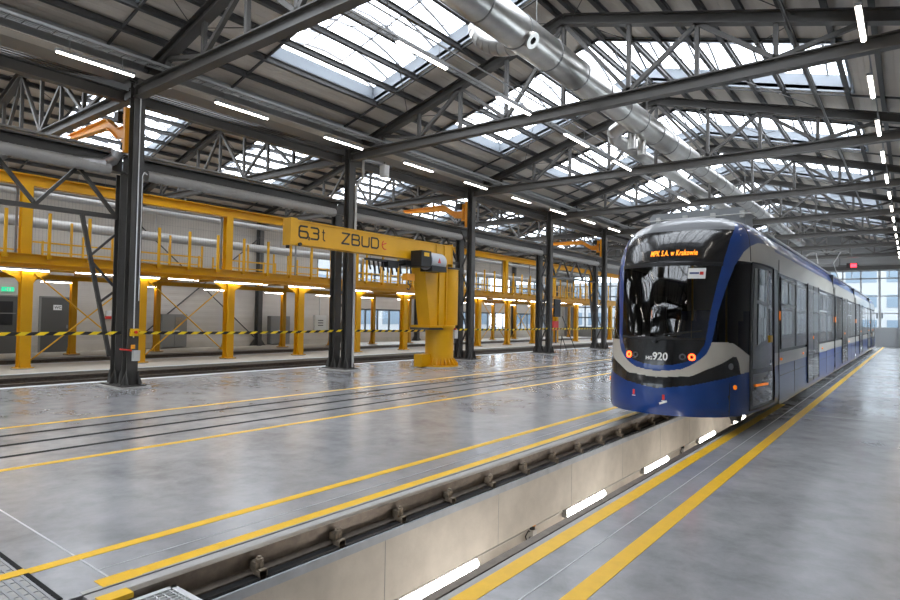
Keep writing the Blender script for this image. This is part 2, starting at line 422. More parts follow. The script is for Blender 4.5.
tag(MB().box(-3.90, -3.80, 1.62, 1.80, -.02, .012).build('kerb_end_plate', 'yline'), 'short yellow painted plate at the near end of the pit rail', 'plate')

# ------------------------------------------------------------------ walls
def wall_box(name, x0, x1, y0, y1, z0, z1, m, holes=(), axis='x'):
    """wall slab with rectangular holes given along the wall (a0,a1,z0,z1)"""
    mb = MB(); As = sorted({(y0 if axis == 'x' else x0), (y1 if axis == 'x' else x1), *[h[0] for h in holes], *[h[1] for h in holes]})
    Zs = sorted({z0, z1, *[h[2] for h in holes], *[h[3] for h in holes]})
    for a, b in zip(As, As[1:]):
        for c, d in zip(Zs, Zs[1:]):
            am, zm = (a + b) / 2, (c + d) / 2
            if any(h[0] < am < h[1] and h[2] < zm < h[3] for h in holes): continue
            if axis == 'x': mb.box(x0, x1, a, b, c, d)
            else: mb.box(a, b, y0, y1, c, d)
    return struct(mb.build(name, m))
wn = [0]
def window(axis, pos, a0, a1, z0, z1, nv, nh, fm='frame', fw=.12, thick=.08, glass='glass'):
    """framed window; axis x: wall plane x=pos"""
    wn[0] += 1
    def B(mb, a, b, c, d, t=thick):
        return mb.box(pos - t / 2, pos + t / 2, a, b, c, d) if axis == 'x' else mb.box(a, b, pos - t / 2, pos + t / 2, c, d)
    f = MB(); B(f, a0, a0 + fw, z0, z1); B(f, a1 - fw, a1, z0, z1); B(f, a0 + fw, a1 - fw, z0, z0 + fw); B(f, a0 + fw, a1 - fw, z1 - fw, z1)
    for i in range(1, nv): c = a0 + (a1 - a0) * i / nv; B(f, c - fw / 2, c + fw / 2, z0 + fw, z1 - fw)
    for i in range(1, nh): c = z0 + (z1 - z0) * i / nh; B(f, a0 + fw, a1 - fw, c - fw / 2, c + fw / 2, thick * .8)
    w = struct(f.build('window_%d' % wn[0], fm))
    g = MB(); B(g, a0 + fw, a1 - fw, z0 + fw, z1 - fw, .01); g.build('glass_pane', glass, w)
    return w
# left wall
lowW = [(27.3, 33.1), (33.9, 40.0), (40.7, 46.8), (47.5, 53.4)]
upW = [(24.2, 33.1), (33.9, 46.8), (47.5, 56.2)]
holes = [(a, b, .66, 2.24) for a, b in lowW] + [(a, b, 3.75, 5.35) for a, b in upW]
wall_box('wall_left', XL - .2, XL, YS, YE, -.3, 7.4, 'wallsheet', holes)
for a, b in lowW: window('x', XL - .08, a, b, .66, 2.24, 5, 1)
for a, b in upW: window('x', XL - .08, a, b, 3.75, 5.35, int((b - a) / 1.2), 2)
bb = MB().box(XL, XL + .02, YS, YE, 0, .3); struct(bb.build('baseboard_left', 'strip'))
# right wall with a window band, behind and beside the camera
rh = [(YS + 1 + i * 6.75, YS + 1 + i * 6.75 + 5.4, 1.0, 5.2) for i in range(5, 11)]
wall_box('wall_right', XW, XW + .2, YS, YE, -.3, 7.4, 'graysheet', rh)
for h in rh: window('x', XW + .08, h[0], h[1], h[2], h[3], 4, 3, 'lframe')
# gable walls
def gable(y0, y1, name, hs):
    wall_box(name, XL - .2, XW + .2, y0, y1, -.3, 6.55, 'graysheet', hs, 'y')
    top = MB()
    for xr, a, b in ((XR, XV, XW + .2), (XRL, XL - .2, XV)):
        top.prism([(a, 6.55), (b, 6.55), (b, 9.48 - SL * abs(b - xr)), (xr, 9.48), (a, 9.48 - SL * abs(a - xr))], 'y', y0, y1)
    o = top.build('gable_top', 'graysheet'); o.parent = bpy.data.objects[name]
endholes = [(-5.55, -.72, 0.0, 6.0), (-11.6, -6.8, 0.0, 6.0), (-28.0, -22.6, .9, 6.2), (-21.6, -15.4, .9, 6.2)]
gable(YE, YE + .25, 'wall_end', endholes)
gable(YS - .25, YS, 'wall_back', [(-11.6, -6.8, 0, 6.0), (-27.5, -22.6, 0, 6), (-20.5, -15.5, 0, 6)])
dn = [0]
def gate(x0, x1, y, label=None, solid=1.46):
    """glazed folding gate with solid lower panels"""
    dn[0] += 1
    f = MB(); t = .07
    f.box(x0, x1, y - t, y + t, 5.9, 6.02); f.box(x0, x1, y - t, y + t, 5.28, 5.38)
    n = 4; w = (x1 - x0) / n
    for i in range(n + 1):
        ww = .12 if i in (0, n) else (.11 if i != 3 else .16)
        f.box(x0 + w * i - ww / 2, x0 + w * i + ww / 2, y - t, y + t, 0, 6.0)
    for z in (3.95, 2.60, 1.46): f.box(x0, x1, y - t * .8, y + t * .8, z - .04, z + .04)
    for i in range(n):
        if i % 2: f.box(x0 + w * (i + .5) - .025, x0 + w * (i + .5) + .025, y - t, y + t, 5.38, 5.9)
    d = struct(f.build('door_%d' % dn[0], 'lframe'))
    p = MB(); p.box(x0, x1, y - .03, y + .03, 0, solid - .03); p.build('solid_panel', 'greybox' if y < 0 else 'lframe', d)
    g_ = MB(); g_.box(x0, x1, y - .005, y + .005, solid, 5.95); g_.build('glass_pane', 'glass', d)
    h = MB()
    for i in (3,):
        h.box(x0 + w * i - .22, x0 + w * i - .12, y - .12, y - .07, 2.2, 2.6); h.box(x0 + w * i + .10, x0 + w * i + .2, y - .12, y - .07, 2.2, 2.6)
    h.build('door_handle', 'frame', d)
gate(-5.55, -.72, YE + .1); gate(-11.6, -6.8, YE + .1)
window('y', YE + .1, -28.0, -22.6, .9, 6.2, 4, 5, 'frame'); window('y', YE + .1, -21.6, -15.4, .9, 6.2, 5, 5, 'frame')
gate(-11.6, -6.8, YS - .1); gate(-27.5, -22.6, YS - .1); gate(-20.5, -15.5, YS - .1)
tr = MB().box(-6.0, -.4, YE - .12, YE, 6.02, 6.34); struct(tr.build('trim_1', 'steel'))
tr = MB().box(-.72, -.45, YE - .1, YE, 0, 6.1); struct(tr.build('trim_2', 'lframe'))

# outside: ground and pale office blocks beyond the end gates
og = MB().box(-70, 60, YE + .3, 130, -.4, -.03).box(-70, XL - .25, -30, YE + .3, -.4, -.03); struct(og.build('ground', 'asphalt'))
def block(x0, x1, y0, y1, h, label, nf, nw):
    t = thing('office_block', ((x0 + x1) / 2, y0, 0), label, 'building')
    MB().box(x0, x1, y0, y1, 0, h).build('facade', 'facade', t)
    fh = h / nf; ww = (x1 - x0) / nw
    for i in range(nf):
        for j in range(nw):
            a = x0 + ww * (j + .12); b = x0 + ww * (j + .88)
            MB().box(a, b, y0 - .04, y0, fh * i + fh * .28, fh * i + fh * .78).build('window', 'facwin', t)
block(-22, 9, 84, 96, 8.6, 'pale office block with dark window bands seen beyond the end gate', 3, 8)
t = thing('office_block', (-52, 40, 0), 'added pale block outside, dimming the sky in the left wall windows', 'building')
MB().box(-60, -52, 5, 78, 0, 8.5).build('facade', 'facade', t)  # added block, covers the overbright sky behind the left windows
for i in range(2):
    for j in range(18): MB().box(-52, -51.95, 6 + 4 * j, 9 + 4 * j, .8 + 3.4 * i, 2.9 + 3.4 * i).build('window', 'facwin', t)
block(-49, -25, 80, 92, 7.0, 'pale low block outside beyond the far windows of the side aisle', 2, 6)

# ------------------------------------------------------------------ roof
sky_half = 5.55; SKY0, SKY1 = 2.10, 5.72      # opening along Y inside each bay
def zroof(x, xr): return 9.48 - SL * abs(x - xr)
def roof_sheet():
    mb = MB()
    def slope(xa, xb, ya, yb, xr, th=.1):
        za, zb = zroof(xa, xr), zroof(xb, xr)
        mb.add([(xa, ya, za), (xb, ya, zb), (xb, yb, zb), (xa, yb, za), (xa, ya, za + th), (xb, ya, zb + th), (xb, yb, zb + th), (xa, yb, za + th)],
               [(0, 3, 2, 1), (4, 5, 6, 7), (0, 1, 5, 4), (1, 2, 6, 5), (2, 3, 7, 6), (3, 0, 4, 7)])
    for xr, xa, xb in ((XR, XV, XW + .3), (XRL, XL - .3, XV)):
        slope(xa, xr - sky_half, YS - .3, YE + .3, xr); slope(xr + sky_half, xb, YS - .3, YE + .3, xr)
        ys = [YS - .3]
        for k in range(-3, 8):
            a, b = YK(k) + SKY0, YK(k) + SKY1
            if a < YS or b > YE - .3: continue
            slope(xr - sky_half, xr, ys[-1], a, xr); slope(xr, xr + sky_half, ys[-1], a, xr); ys.append(b)
        slope(xr - sky_half, xr, ys[-1], YE + .3, xr); slope(xr, xr + sky_half, ys[-1], YE + .3, xr)
    return struct(mb.build('ceiling', 'sheet'))
roof_sheet()
def skylight(xr, k, label):
    y0, y1 = YK(k) + SKY0, YK(k) + SKY1
    t = thing('skylight', (xr, (y0 + y1) / 2, 9.5), label, 'skylight', 'arched skylights across the ridge')
    ch = .42
    c = MB()
    for s in (-1, 1):
        xe = xr + s * sky_half
        ze = zroof(xe, xr)
        for y, ya in ((y0, y0 - .05), (y1, y1 + .05)):
            a, b = min(y, ya), max(y, ya)
            c.add([(xr, a, 9.43), (xe, a, ze - .05), (xe, a, ze + ch), (xr, a, 9.48 + ch), (xr, b, 9.43), (xe, b, ze - .05), (xe, b, ze + ch), (xr, b, 9.48 + ch)],
                  [(0, 1, 2, 3), (7, 6, 5, 4), (0, 4, 5, 1), (2, 6, 7, 3), (1, 5, 6, 2), (0, 3, 7, 4)])
        c.box(xe, xe + s * .05, y0 - .05, y1 + .05, ze - .07, ze + ch)
    c.build('curb', 'curb', t)
    g_ = MB(); b_ = MB(); n = 6
    nb = 10
    for s in (-1, 1):
        for i in range(nb + 1):
            x = xr + s * sky_half * i / nb
            z = zroof(x, xr) + ch
            pts = [(x, y0 + (y1 - y0) * j / n, z + .42 * math.sin(math.pi * j / n)) for j in range(n + 1)]
            for a, b in zip(pts, pts[1:]): b_.bar(a, b, .05, .05)
            if i < nb:
                x2 = xr + s * sky_half * (i + 1) / nb; z2 = zroof(x2, xr) + ch
                pts2 = [(x2, p[1], z2 + .42 * math.sin(math.pi * j / n)) for j, p in enumerate(pts)]
                for j in range(n): g_.add([pts[j], pts[j + 1], pts2[j + 1], pts2[j]], [(0, 1, 2, 3)])
    for s in (-1, 1):
        for j in (2, 4):
            b_.bar((xr, y0 + (y1 - y0) * j / n, 9.48 + ch + .42 * math.sin(math.pi * j / n)), (xr + s * sky_half, y0 + (y1 - y0) * j / n, zroof(xr + sky_half, xr) + ch + .42 * math.sin(math.pi * j / n)), .04, .04)
    b_.build('glazing_bars', 'alu', t)
    g_.build('glazing', 'polycarb', t)
    for y in (y0 - .09, y1 + .09):
        for s in (-1, 1): MB().bar((xr, y, 9.38), (xr + s * 7.3, y, 9.38 - SL * 7.3), .05, .05).build('trimmer_bar', 'purlin', t)
    for s in (-1, 1):
        MB().tube((xr + s * .3, y0 - 1.9, 9.12 - SL * .3), (xr + s * 5.0, y1 + .9, 9.12 - SL * 5.0), .011, 5).build('bracing_rod', 'truss', t)
        MB().tube((xr + s * 5.0, y0 - 1.9, 9.14 - SL * 5), (xr + s * .3, y1 + .9, 9.14 - SL * .3), .011, 5).build('bracing_rod', 'truss', t)
for k in range(-3, 7):
    w = ('%s bay past the near column' % ORD[k]) if k >= 0 else '%s bay behind the camera' % ORD[-k - 1]
    skylight(XR, k, 'arched ridge skylight of the tram aisle, ' + w)
    if k >= -1: skylight(XRL, k, 'arched ridge skylight of the yellow walkway aisle, ' + w)

# purlins
for xr, aisle in ((XR, 'tram aisle'), (XRL, 'walkway aisle')):
    for s, sd in ((1, 'window-side' if xr == XR else 'valley-side'), (-1, 'valley-side' if xr == XR else 'outer-wall')):
        for k in range(10):
            dx = .2 + .75 * k
            if xr == XR and s == 1 and k == 9: pass
            x = xr + s * dx; z = 9.46 - SL * dx
            p = MB()
            p.prof((x, YS, z - .07), (x, YE, z - .07), [(-.05, -.07), (.05, -.07), (.05, -.055), (.012, -.055), (.012, .055), (.05, .055), (.05, .07), (-.05, .07), (-.05, .055), (0, .055), (0, -.055), (-.05, -.055)])
            # roof sheet carrier
            o = p.build('roof_purlin', 'purlin')
            tag(o, 'dark steel roof purlin of the %s, %s below the ridge on the %s slope' % (aisle, ORD[k], sd), 'purlin', 'roof purlins')

# trusses
def truss(k, xr, xa, xb, lab):
    y = YK(k)
    t = thing('roof_truss', (xr, y, 6.7), lab, 'roof truss', 'steel roof trusses')
    MB().ibeam((xa, y, 6.83), (xb, y, 6.83), .22, .27, .03, .03).build('bottom_chord', 'truss', t)
    for s, e in ((-1, xa), (1, xb)):
        tc = MB(); ze = 9.11 - SL * abs(e - xr)
        tc.ibeam((xr, y, 9.11), (e, y, ze), .22, .25, .03, .03)
        tc.build('top_chord', 'truss', t)
        nodes = [1.65, 3.15, 4.65, 6.1]
        for i, d in enumerate(nodes):
            x = xr + s * d
            MB().bar((x, y, 6.95), (x, y, 9.0 - SL * d), .09, .09, (0, 1, 0)).build('web_post', 'truss', t)
        ds = [0] + nodes
        for i in range(len(ds) - 1):
            a, b = (ds[i], ds[i + 1]) if i % 2 == 0 else (ds[i + 1], ds[i])
            MB().bar((xr + s * a, y, 9.0 - SL * a), (xr + s * b, y, 6.97), .09, .09, (0, 1, 0)).build('web_diagonal', 'truss', t)
    MB().bar((xr, y, 6.95), (xr, y, 9.0), .09, .09, (0, 1, 0)).build('web_post', 'truss', t)
for k in range(-3, 8):
    w = ('%s from the near grey column' % ORD[k]) if k >= 0 else '%s behind the camera' % ORD[-k - 1]
    truss(k, XR, XV + .1, XW, 'dark steel roof truss spanning the tram aisle, %s' % w)
    if k >= -1: truss(k, XRL, XL, XV - .1, 'dark steel roof truss over the yellow walkway aisle, %s' % w)
# valley gutter and lattice girder on the column line
struct(MB().prism([(XV - .55, 7.18), (XV + .55, 7.18), (XV + .75, 7.5), (XV + .7, 7.5), (XV + .5, 7.24), (XV - .5, 7.24), (XV - .7, 7.5), (XV - .75, 7.5)], 'y', YS, YE).build('trim_3', 'galvd'))
struct(MB().box(XV + .62, XV + .98, YS, YE, 6.98, 7.0).build('trim_4', 'strip'))
for k in range(-1, 7):
    y0, y1 = YK(k) + .15, YK(k + 1) - .15; x = XV - .25
    t = thing('valley_beam', (x, (y0 + y1) / 2, 6.7), 'dark steel beam linking the roof valley columns, %s bay from the camera' % ORD[k + 1], 'beam', 'valley beams')
    MB().ibeam((x, y0, 6.76), (x, y1, 6.76), .2, .26).build('beam', 'steel', t)

# ------------------------------------------------------------------ columns
def hcolumn(x, y, z1, label, w=.25, h=.25):
    y += .05
    t = thing('steel_column', (x, y, 0), label, 'column', 'grey steel columns')
    s = MB()
    s.box(x - h / 2, x - h / 2 + .024, y - w / 2, y + w / 2, .05, z1); s.box(x + h / 2 - .024, x + h / 2, y - w / 2, y + w / 2, .05, z1)
    s.box(x - h / 2 + .02, x + h / 2 - .02, y - .009, y + .009, .05, z1)
    s.build('shaft', 'steel', t)
    MB().box(x - .27, x + .27, y - .27, y + .27, .04, .07).build('base_plate', 'steel', t)
    MB().box(x - .32, x + .32, y - .36, y + .36, 0, .04).build('concrete_pad', 'edging', t)
    for sx in (-1, 1):
        for dy in (-.13, .13):
            MB().prism([(x + sx * h / 2, .07), (x + sx * (h / 2 + .13), .07), (x + sx * (h / 2 + .03), .38), (x + sx * h / 2, .38)], 'y', y + dy - .008, y + dy + .008).build('gusset', 'steel', t)
    for sy in (-1, 1):
        MB().prism([(y + sy * .02, .07), (y + sy * .25, .07), (y + sy * w * .5, .38), (y + sy * .02, .38)], 'x', x + h / 2 - .024, x + h / 2).build('gusset', 'steel', t)
    return t
main = hcolumn(XV, YK(0), 7.1, 'tall grey H-section column nearest the camera, with the white conduit and socket')
rear = hcolumn(XR2, YK(0), 5.0, 'shorter grey crane column behind the nearest tall column', .27, .25)
NMC = ['', 'tall grey column behind the crane lettering', 'tall grey column just past the yellow jib crane', 'tall grey column with the black screen on it', 'tall grey column with a yellow bracket beside the tram nose', 'tall grey column hidden behind the tram front, sixth in the row']
NRC = ['', 'short grey crane column behind the crane lettering', 'short grey crane column just past the yellow jib crane', 'short grey crane column left of the column with the screen', 'short grey crane column left of the bracket near the tram nose', 'short grey crane column behind the tram front, sixth in the row']
for k in range(1, 8):
    l1 = NMC[k] if k < len(NMC) else 'tall grey column in the valley row behind the tram, %s from the camera' % ORD[k]
    l2 = NRC[k] if k < len(NRC) else 'short grey crane column in the rear row behind the tram, %s from the camera' % ORD[k]
    copy_tree(main, None, (XV, YK(k), 0), l1); copy_tree(rear, None, (XR2, YK(k), 0), l2)
# lacing between the twin columns
for k in range(2, 7):
    t = thing('column_lacing', (XV - .33, YK(k), 0), 'dark zigzag lacing bars between twin grey columns, %s pair from the camera' % ORD[k], 'bracing', 'column lacing')
    m_ = MB()
    z = .5; s = 1
    while z < 4.6:
        m_.bar((XV - .33 - s * .18, YK(k) + .02, z), (XV - .33 + s * .18, YK(k) + .02, z + .8), .05, .05); z += .8; s = -s
    m_.build('lacing_bars', 'steel', t)
# crane runway girders on the rear columns
for k in range(-1, 7):
    y0, y1 = YK(k), YK(k + 1); x = XR2
    t = thing('crane_runway_girder', (x, (y0 + y1) / 2, 5.2), 'dark crane runway girder along the short columns, %s bay from the camera' % ORD[k + 1], 'girder', 'crane runway girders')
    MB().ibeam((x, y0 + .01, 5.24), (x, y1 - .01, 5.24), .30, .42, .03, .02).build('beam', 'steel', t)
    MB().box(x - .03, x + .03, y0 + .01, y1 - .01, 5.45, 5.50).build('rail_bar', 'rail', t)
    MB().box(x - .36, x - .04, y0 + .2, y1 - .2, 5.56, 5.60).build('cable_tray', 'galvd', t)
# painted duct running beside the runway girder
dd = MB(); n = 60
for k in range(-1, 7):
    a, b = YK(k) + .42, YK(k + 1) - .42
    o = MB().tube((XR2 + .32, a, 4.98 + .03), (XR2 + .32, b, 5.01), .13, 20)
    for j in range(1, 48): o.ring((XR2 + .32, a + (b - a) * j / 48, 5.01), (0, 1, 0), .128, .136, .02, 14)
    tag(o.build('ventilation_duct', 'greyduct'), 'grey ribbed duct length clipped beside the crane runway girder, %s bay from the camera' % ORD[k + 1], 'duct', 'runway ducts')
# portal bracing in bays -1, 1(2), 3
for k in (-1, 2, 4):
    x = XR2; y0, y1 = YK(k), YK(k + 1)
    if k == 2: y0, y1 = YK(1), YK(2)
    if k == 4: y0, y1 = YK(3), YK(4)
    w = {-1: 'at the picture edge before the nearest column', 2: 'above the jib crane beam', 4: 'between the screen column and the next'}[k]
    t = thing('portal_bracing', (x, (y0 + y1) / 2, 4.0), 'dark W-shaped portal bracing with knees %s' % w, 'bracing', 'portal bracing frames')
    MB().bar((x, y0 + .1, 3.97), (x, y1 - .1, 3.97), .10, .10).build('bottom_chord', 'steel', t)
    n = 4; st = (y1 - y0 - .3) / n
    for i in range(n):
        a = y0 + .15 + st * i
        MB().bar((x, a, 4.02), (x, a + st / 2, 5.0), .075, .075).build('web_diagonal', 'steel', t)
        MB().bar((x, a + st / 2, 5.0), (x, a + st, 4.02), .075, .075).build('web_diagonal', 'steel', t)
    for s, ye in ((1, y0 + .12), (-1, y1 - .12)):
        yk = ye + s * .72
        MB().bar((x, yk, 3.93), (x, ye + s * .04, .7), .08, .08).build('knee_brace', 'steel', t)
        kb = MB(); kb.bar((x, yk - s * .18, 3.0), (x, ye, 3.55), .05, .05); kb.bar((x, yk - s * .16, 2.95), (x, ye, 2.35), .05, .05); kb.bar((x, ye + s * .3, 1.95), (x, ye, 2.2), .05, .05); kb.build('lacing_bars', 'steel', t)

# small equipment on the first column
x, y = XV + .125, YK(0) + .05
t = thing('column_conduit', (x, y, 0), 'thin white conduit running up the nearest grey column', 'conduit')
MB().path([(x + .02, y + .0, 1.15), (x + .02, y + .0, 6.9), (x + .02, y + .35, 7.0), (x + .05, y + .9, 7.25)], .014, 8).build('pipe', 'white', t)
MB().path([(x + .02, y + .09, 2.0), (x + .02, y + .09, 4.9), (x + .02, y + .13, 5.0), (x + .02, y + .2, 4.95)], .011, 8).build('side_pipe', 'white', t)
t = thing('socket_box', (x, y, .8), 'pale socket box with orange plug on the nearest column', 'socket')
MB().box(x, x + .09, y - .02, y + .13, .62, .86).build('box_body', 'lightbox', t)
MB().tube((x + .05, y - .02, .9), (x + .05, y - .02, .99), .045, 10).build('orange_plug', 'orange', t)
MB().tube((x + .04, y - .04, .86), (x + .04, y - .3, .90), .02, 8).build('red_plug', 'red', t)
t = thing('emergency_switch', (x, y, 1.3), 'yellow switch box with a black knob on the nearest column', 'switch')
MB().box(x, x + .07, y - .08, y + .09, 1.19, 1.36).build('box_body', 'yline', t)
MB().tube((x + .07, y + .02, 1.28), (x + .11, y + .02, 1.28), .035, 10).build('knob', 'red', t)
# conduit / downpipe on the second column
x, y = XV + .14, YK(1)
t = thing('downpipe', (x, y, 0), 'pale downpipe with a bend beside the second tall column', 'pipe')
MB().path([(x + .02, y + .13, .1), (x + .02, y + .13, 5.9), (x + .02, y + .42, 6.25), (x + .02, y + .42, 6.85)], .04, 10).build('pipe', 'conduit', t)
t = thing('ceiling_speaker', (XV + 1.0, YK(1) + .9, 6.3), 'small white loudspeaker under the truss above the second column', 'speaker')
MB().cbox((XV + .75, YK(1) + .8, 6.45), (.22, .22, .38)).build('speaker_body', 'white', t)
MB().tube((XV + .75, YK(1) + .8, 6.6), (XV + .75, YK(1) + .8, 6.75), .02, 6).build('bracket', 'steel', t)
# screen on column 3 row, red cabinet, stand
x, y = XV + .05, YK(3) + .32
t = thing('hanging_screen', (x, y, 1.9), 'black flat screen hung beside the grey column near the tram', 'screen')
MB().box(x - .04, x + .04, y + .1, y + .75, 1.85, 2.75).build('screen_panel', 'black', t)
MB().box(x - .02, x + .02, y - .16, y + .1, 2.3, 2.36).build('arm', 'steel', t)
t = thing('cable_stand', (x + .5, y + 1, 0), 'thin dark folding stand at the foot of the screen column', 'stand')
for a, b in (((x + .4, y + .2, 1.9), (x + .55, y + 1.6, 0.01)), ((x + .4, y + .2, .9), (x + .2, y + .4, 0.01)), ((x + .4, y + .2, .9), (x + .8, y + .1, 0.01))):
    MB().tube(a, b, .015, 6).build('leg', 'black', t)
t = thing('hose_cabinet', (-20.3, 39.0, 0), 'red fire hose cabinet on a stand behind the screen column', 'cabinet')
MB().box(-20.6, -20.3, 38.6, 39.4, .95, 1.6).build('cabinet_body', 'red', t)
for yy in (38.7, 39.3): MB().box(-20.5, -20.4, yy - .04, yy + .04, 0, .95).build('leg', 'greybox', t)
# tape
for k in range(0, 7):
    a, b = YK(k) + .16, YK(k + 1) - .16
    if k == 0: pts0 = 1
    mb = MB(); n = 12
    for i in range(n):
        f0, f1 = i / n, (i + 1) / n
        za = 1.26 - .02 * math.sin(math.pi * f0) * 1.5; zb = 1.26 - .02 * math.sin(math.pi * f1) * 1.5
        ya, yb = a + (b - a) * f0, a + (b - a) * f1
        mb.add([(XV, ya, za - .035), (XV, yb, zb - .035), (XV, yb, zb + .035), (XV, ya, za + .035), (XV - .003, ya, za - .035), (XV - .003, yb, zb - .035), (XV - .003, yb, zb + .035), (XV - .003, ya, za + .035)],
               [(0, 1, 2, 3), (7, 6, 5, 4), (3, 2, 6, 7), (0, 4, 5, 1)])
    tag(mb.build('barrier_tape', 'tape'), 'yellow and black barrier tape strung between columns, %s bay past the near column' % ORD[k], 'tape', 'barrier tape lengths')
mb = MB(); a, b = -.3, YK(0) - .16
mb.box(XV - .003, XV, a, b, 1.225, 1.295)
tag(mb.build('barrier_tape', 'tape'), 'yellow and black barrier tape running to the picture edge from the nearest column', 'tape', 'barrier tape lengths')

# yellow bracket arms on columns
def bracket_arm(k, label):
    y = YK(k); x = XV - .125
    t = thing('bracket_jib_arm', (XV, y, 5.4), label, 'wall crane', 'yellow bracket arms on columns')
    MB().box(x - .10, x, y - .17, y + .13, 5.45, 6.50).build('mounting_plate', 'orange', t)
    h = MB(); h.box(x - .34, x - .12, y - .10, y + .10, 5.72, 5.80); h.box(x - .34, x - .12, y - .10, y + .10, 6.28, 6.40); h.tube((x - .30, y, 5.72), (x - .30, y, 6.45), .07, 12)
    h.build('hinge', 'orange', t)
    for nm, dy in (('arm_side', -.07),):
        a = MB()
        pts = [(x - .30, 5.86), (x - .66, 5.90), (x - 1.25, 6.26), (x - 3.6, 6.36)]
        poly_t = [(x - .30, 6.14), (x - .70, 6.14), (x - 1.32, 6.50), (x - 3.6, 6.48)]
        poly = pts + poly_t[::-1]
        a.prism(poly, 'y', y - .012, y + .012)
        for p, q in list(zip(pts, pts[1:])) + list(zip(poly_t, poly_t[1:])):
            a.bar((p[0], y, p[1]), (q[0], y, q[1]), .15, .025, (0, 0, 1))
        a.build('arm', 'orange', t)
    MB().box(x - .52, x - .30, y - .20, y - .08, 6.22, 6.45).build('drive_motor', 'black', t)
    MB().tube((x - .3, y - .02, 5.72), (x - .3, y - .02, 5.58), .11, 12).build('cable_drum', 'black', t)
bracket_arm(0, 'orange-yellow bracket jib arm mounted high on the nearest grey column')
bracket_arm(2, 'orange-yellow bracket jib arm on the column above the big jib crane')
bracket_arm(4, 'orange-yellow bracket jib arm on the column beside the tram nose')
# foil wrapped pipe at the first column
t = thing('foil_wrapped_pipe', (XV - .7, YK(0) - .6, 5.2), 'crumpled foil-wrapped pipe joint beside the nearest column', 'pipe')
mb = MB(); pts = [(XR2 + .30, YK(0) - 2.2, 5.02), (XR2 + .30, YK(0) - 1.2, 5.03), (XR2 + .32, YK(0) - .55, 5.1), (XV - .5, YK(0) - .25, 5.3), (XV - .42, YK(0) - .18, 5.5)]
for a, b in zip(pts, pts[1:]): mb.tube(a, b, .12, 12, .13)
mb.build('pipe_body', 'foil', t)

# ------------------------------------------------------------------ tube lamps
def lamp_proto(name, x, y, z, cat='lamp', length=1.5, wires=True, group=None):
    t = thing(name, (x, y, z), '', cat, group)
    MB().box(x - .05, x + .05, y, y + length, z + .02, z + .075).build('housing', 'housing', t)
    d = MB(); n = 8
    pts = [(.038 * math.cos(math.pi + math.pi * k / n), .02 + .032 * math.sin(math.pi + math.pi * k / n)) for k in range(n + 1)]
    d.prof((x, y + .02, z), (x, y + length - .02, z), pts, smooth=True); d.build('diffuser', 'lamp', t)
    if wires:
        for yy in (y + .25, y + length - .25): MB().tube((x, yy, z + .07), (x, yy, z + (.42 if z > 5 else .38)), .006, 5).build('hanger', 'galvd', t)
    return t
P0 = None
rows = ((-.645, 'lamp row right of the tram roof', 'tube lamps over the tram'), (-7.48, 'middle lamp row under the ridge', 'tube lamps under the ridge'), (-13.18, 'lamp row above the grey columns', 'tube lamps above the columns'))
for x, rn, gr in rows:
    for j in range(-4, 14):
        y = 11.37 + 3.375 * j - (.2 if x < -13 else 0)
        if y + 1.5 > YE - .5: continue
        # which of them does the photograph show first
        first = {-.645: 0, -7.48: -1, -13.18: -2}[x]
        i = j - first
        lab = ('tube lamp in the %s, %s from the camera' % (rn, ORD[i])) if i >= 0 else 'tube lamp in the %s, %s behind the camera' % (rn, ORD[-i - 1])
        if P0 is None: P0 = lamp_proto('tube_lamp', x, y, 6.78); o = P0
        else: o = copy_tree(P0, None, (x, y, 6.78))
        o['label'] = lab; o['group'] = gr
    # lamp rail over each row
    t_ = MB().box(x - .012, x + .012, YS, YE, 7.19, 7.22)
    tag(t_.build('lamp_track', 'galvd'), 'thin metal track carrying the %s' % rn, 'track')
for x, rn in ((-26.2, 'outer'),):
    for j in range(-1, 12):
        y = 9.5 + 3.375 * j
        if y + 1.5 > YE - .5: continue
        o = copy_tree(P0, None, (x, y, 6.78), 'slim tube lamp high in the walkway aisle, %s row, %s from the camera' % (rn, ORD[j + 1])); o['group'] = 'tube lamps in the walkway aisle'
# cable trays
def tray(x, z, w, label, y0=YS, y1=YE):
    mb = MB()
    for s in (-1, 1):
        mb.box(x + s * w / 2 - .005, x + s * w / 2 + .005, y0, y1, z, z + .05); 
    for i in range(int((y1 - y0) / .25)): mb.box(x - w / 2, x + w / 2, y0 + i * .25, y0 + i * .25 + .012, z, z + .008)
    for q in (-.3, 0, .3): mb.box(x + q * w - .008, x + q * w + .008, y0, y1, z + .008, z + .022)
    tag(mb.build('cable_tray', 'galvd'), label, 'cable tray')
tray(-12.75, 6.98, .28, 'wire cable tray running beside the lamp row above the columns')
tray(-7.95, 7.15, .15, 'wire cable tray running beside the ridge lamp row')
tray(-1.75, 7.15, .03, 'narrow cable tray running under the roof beside the tram lamps')

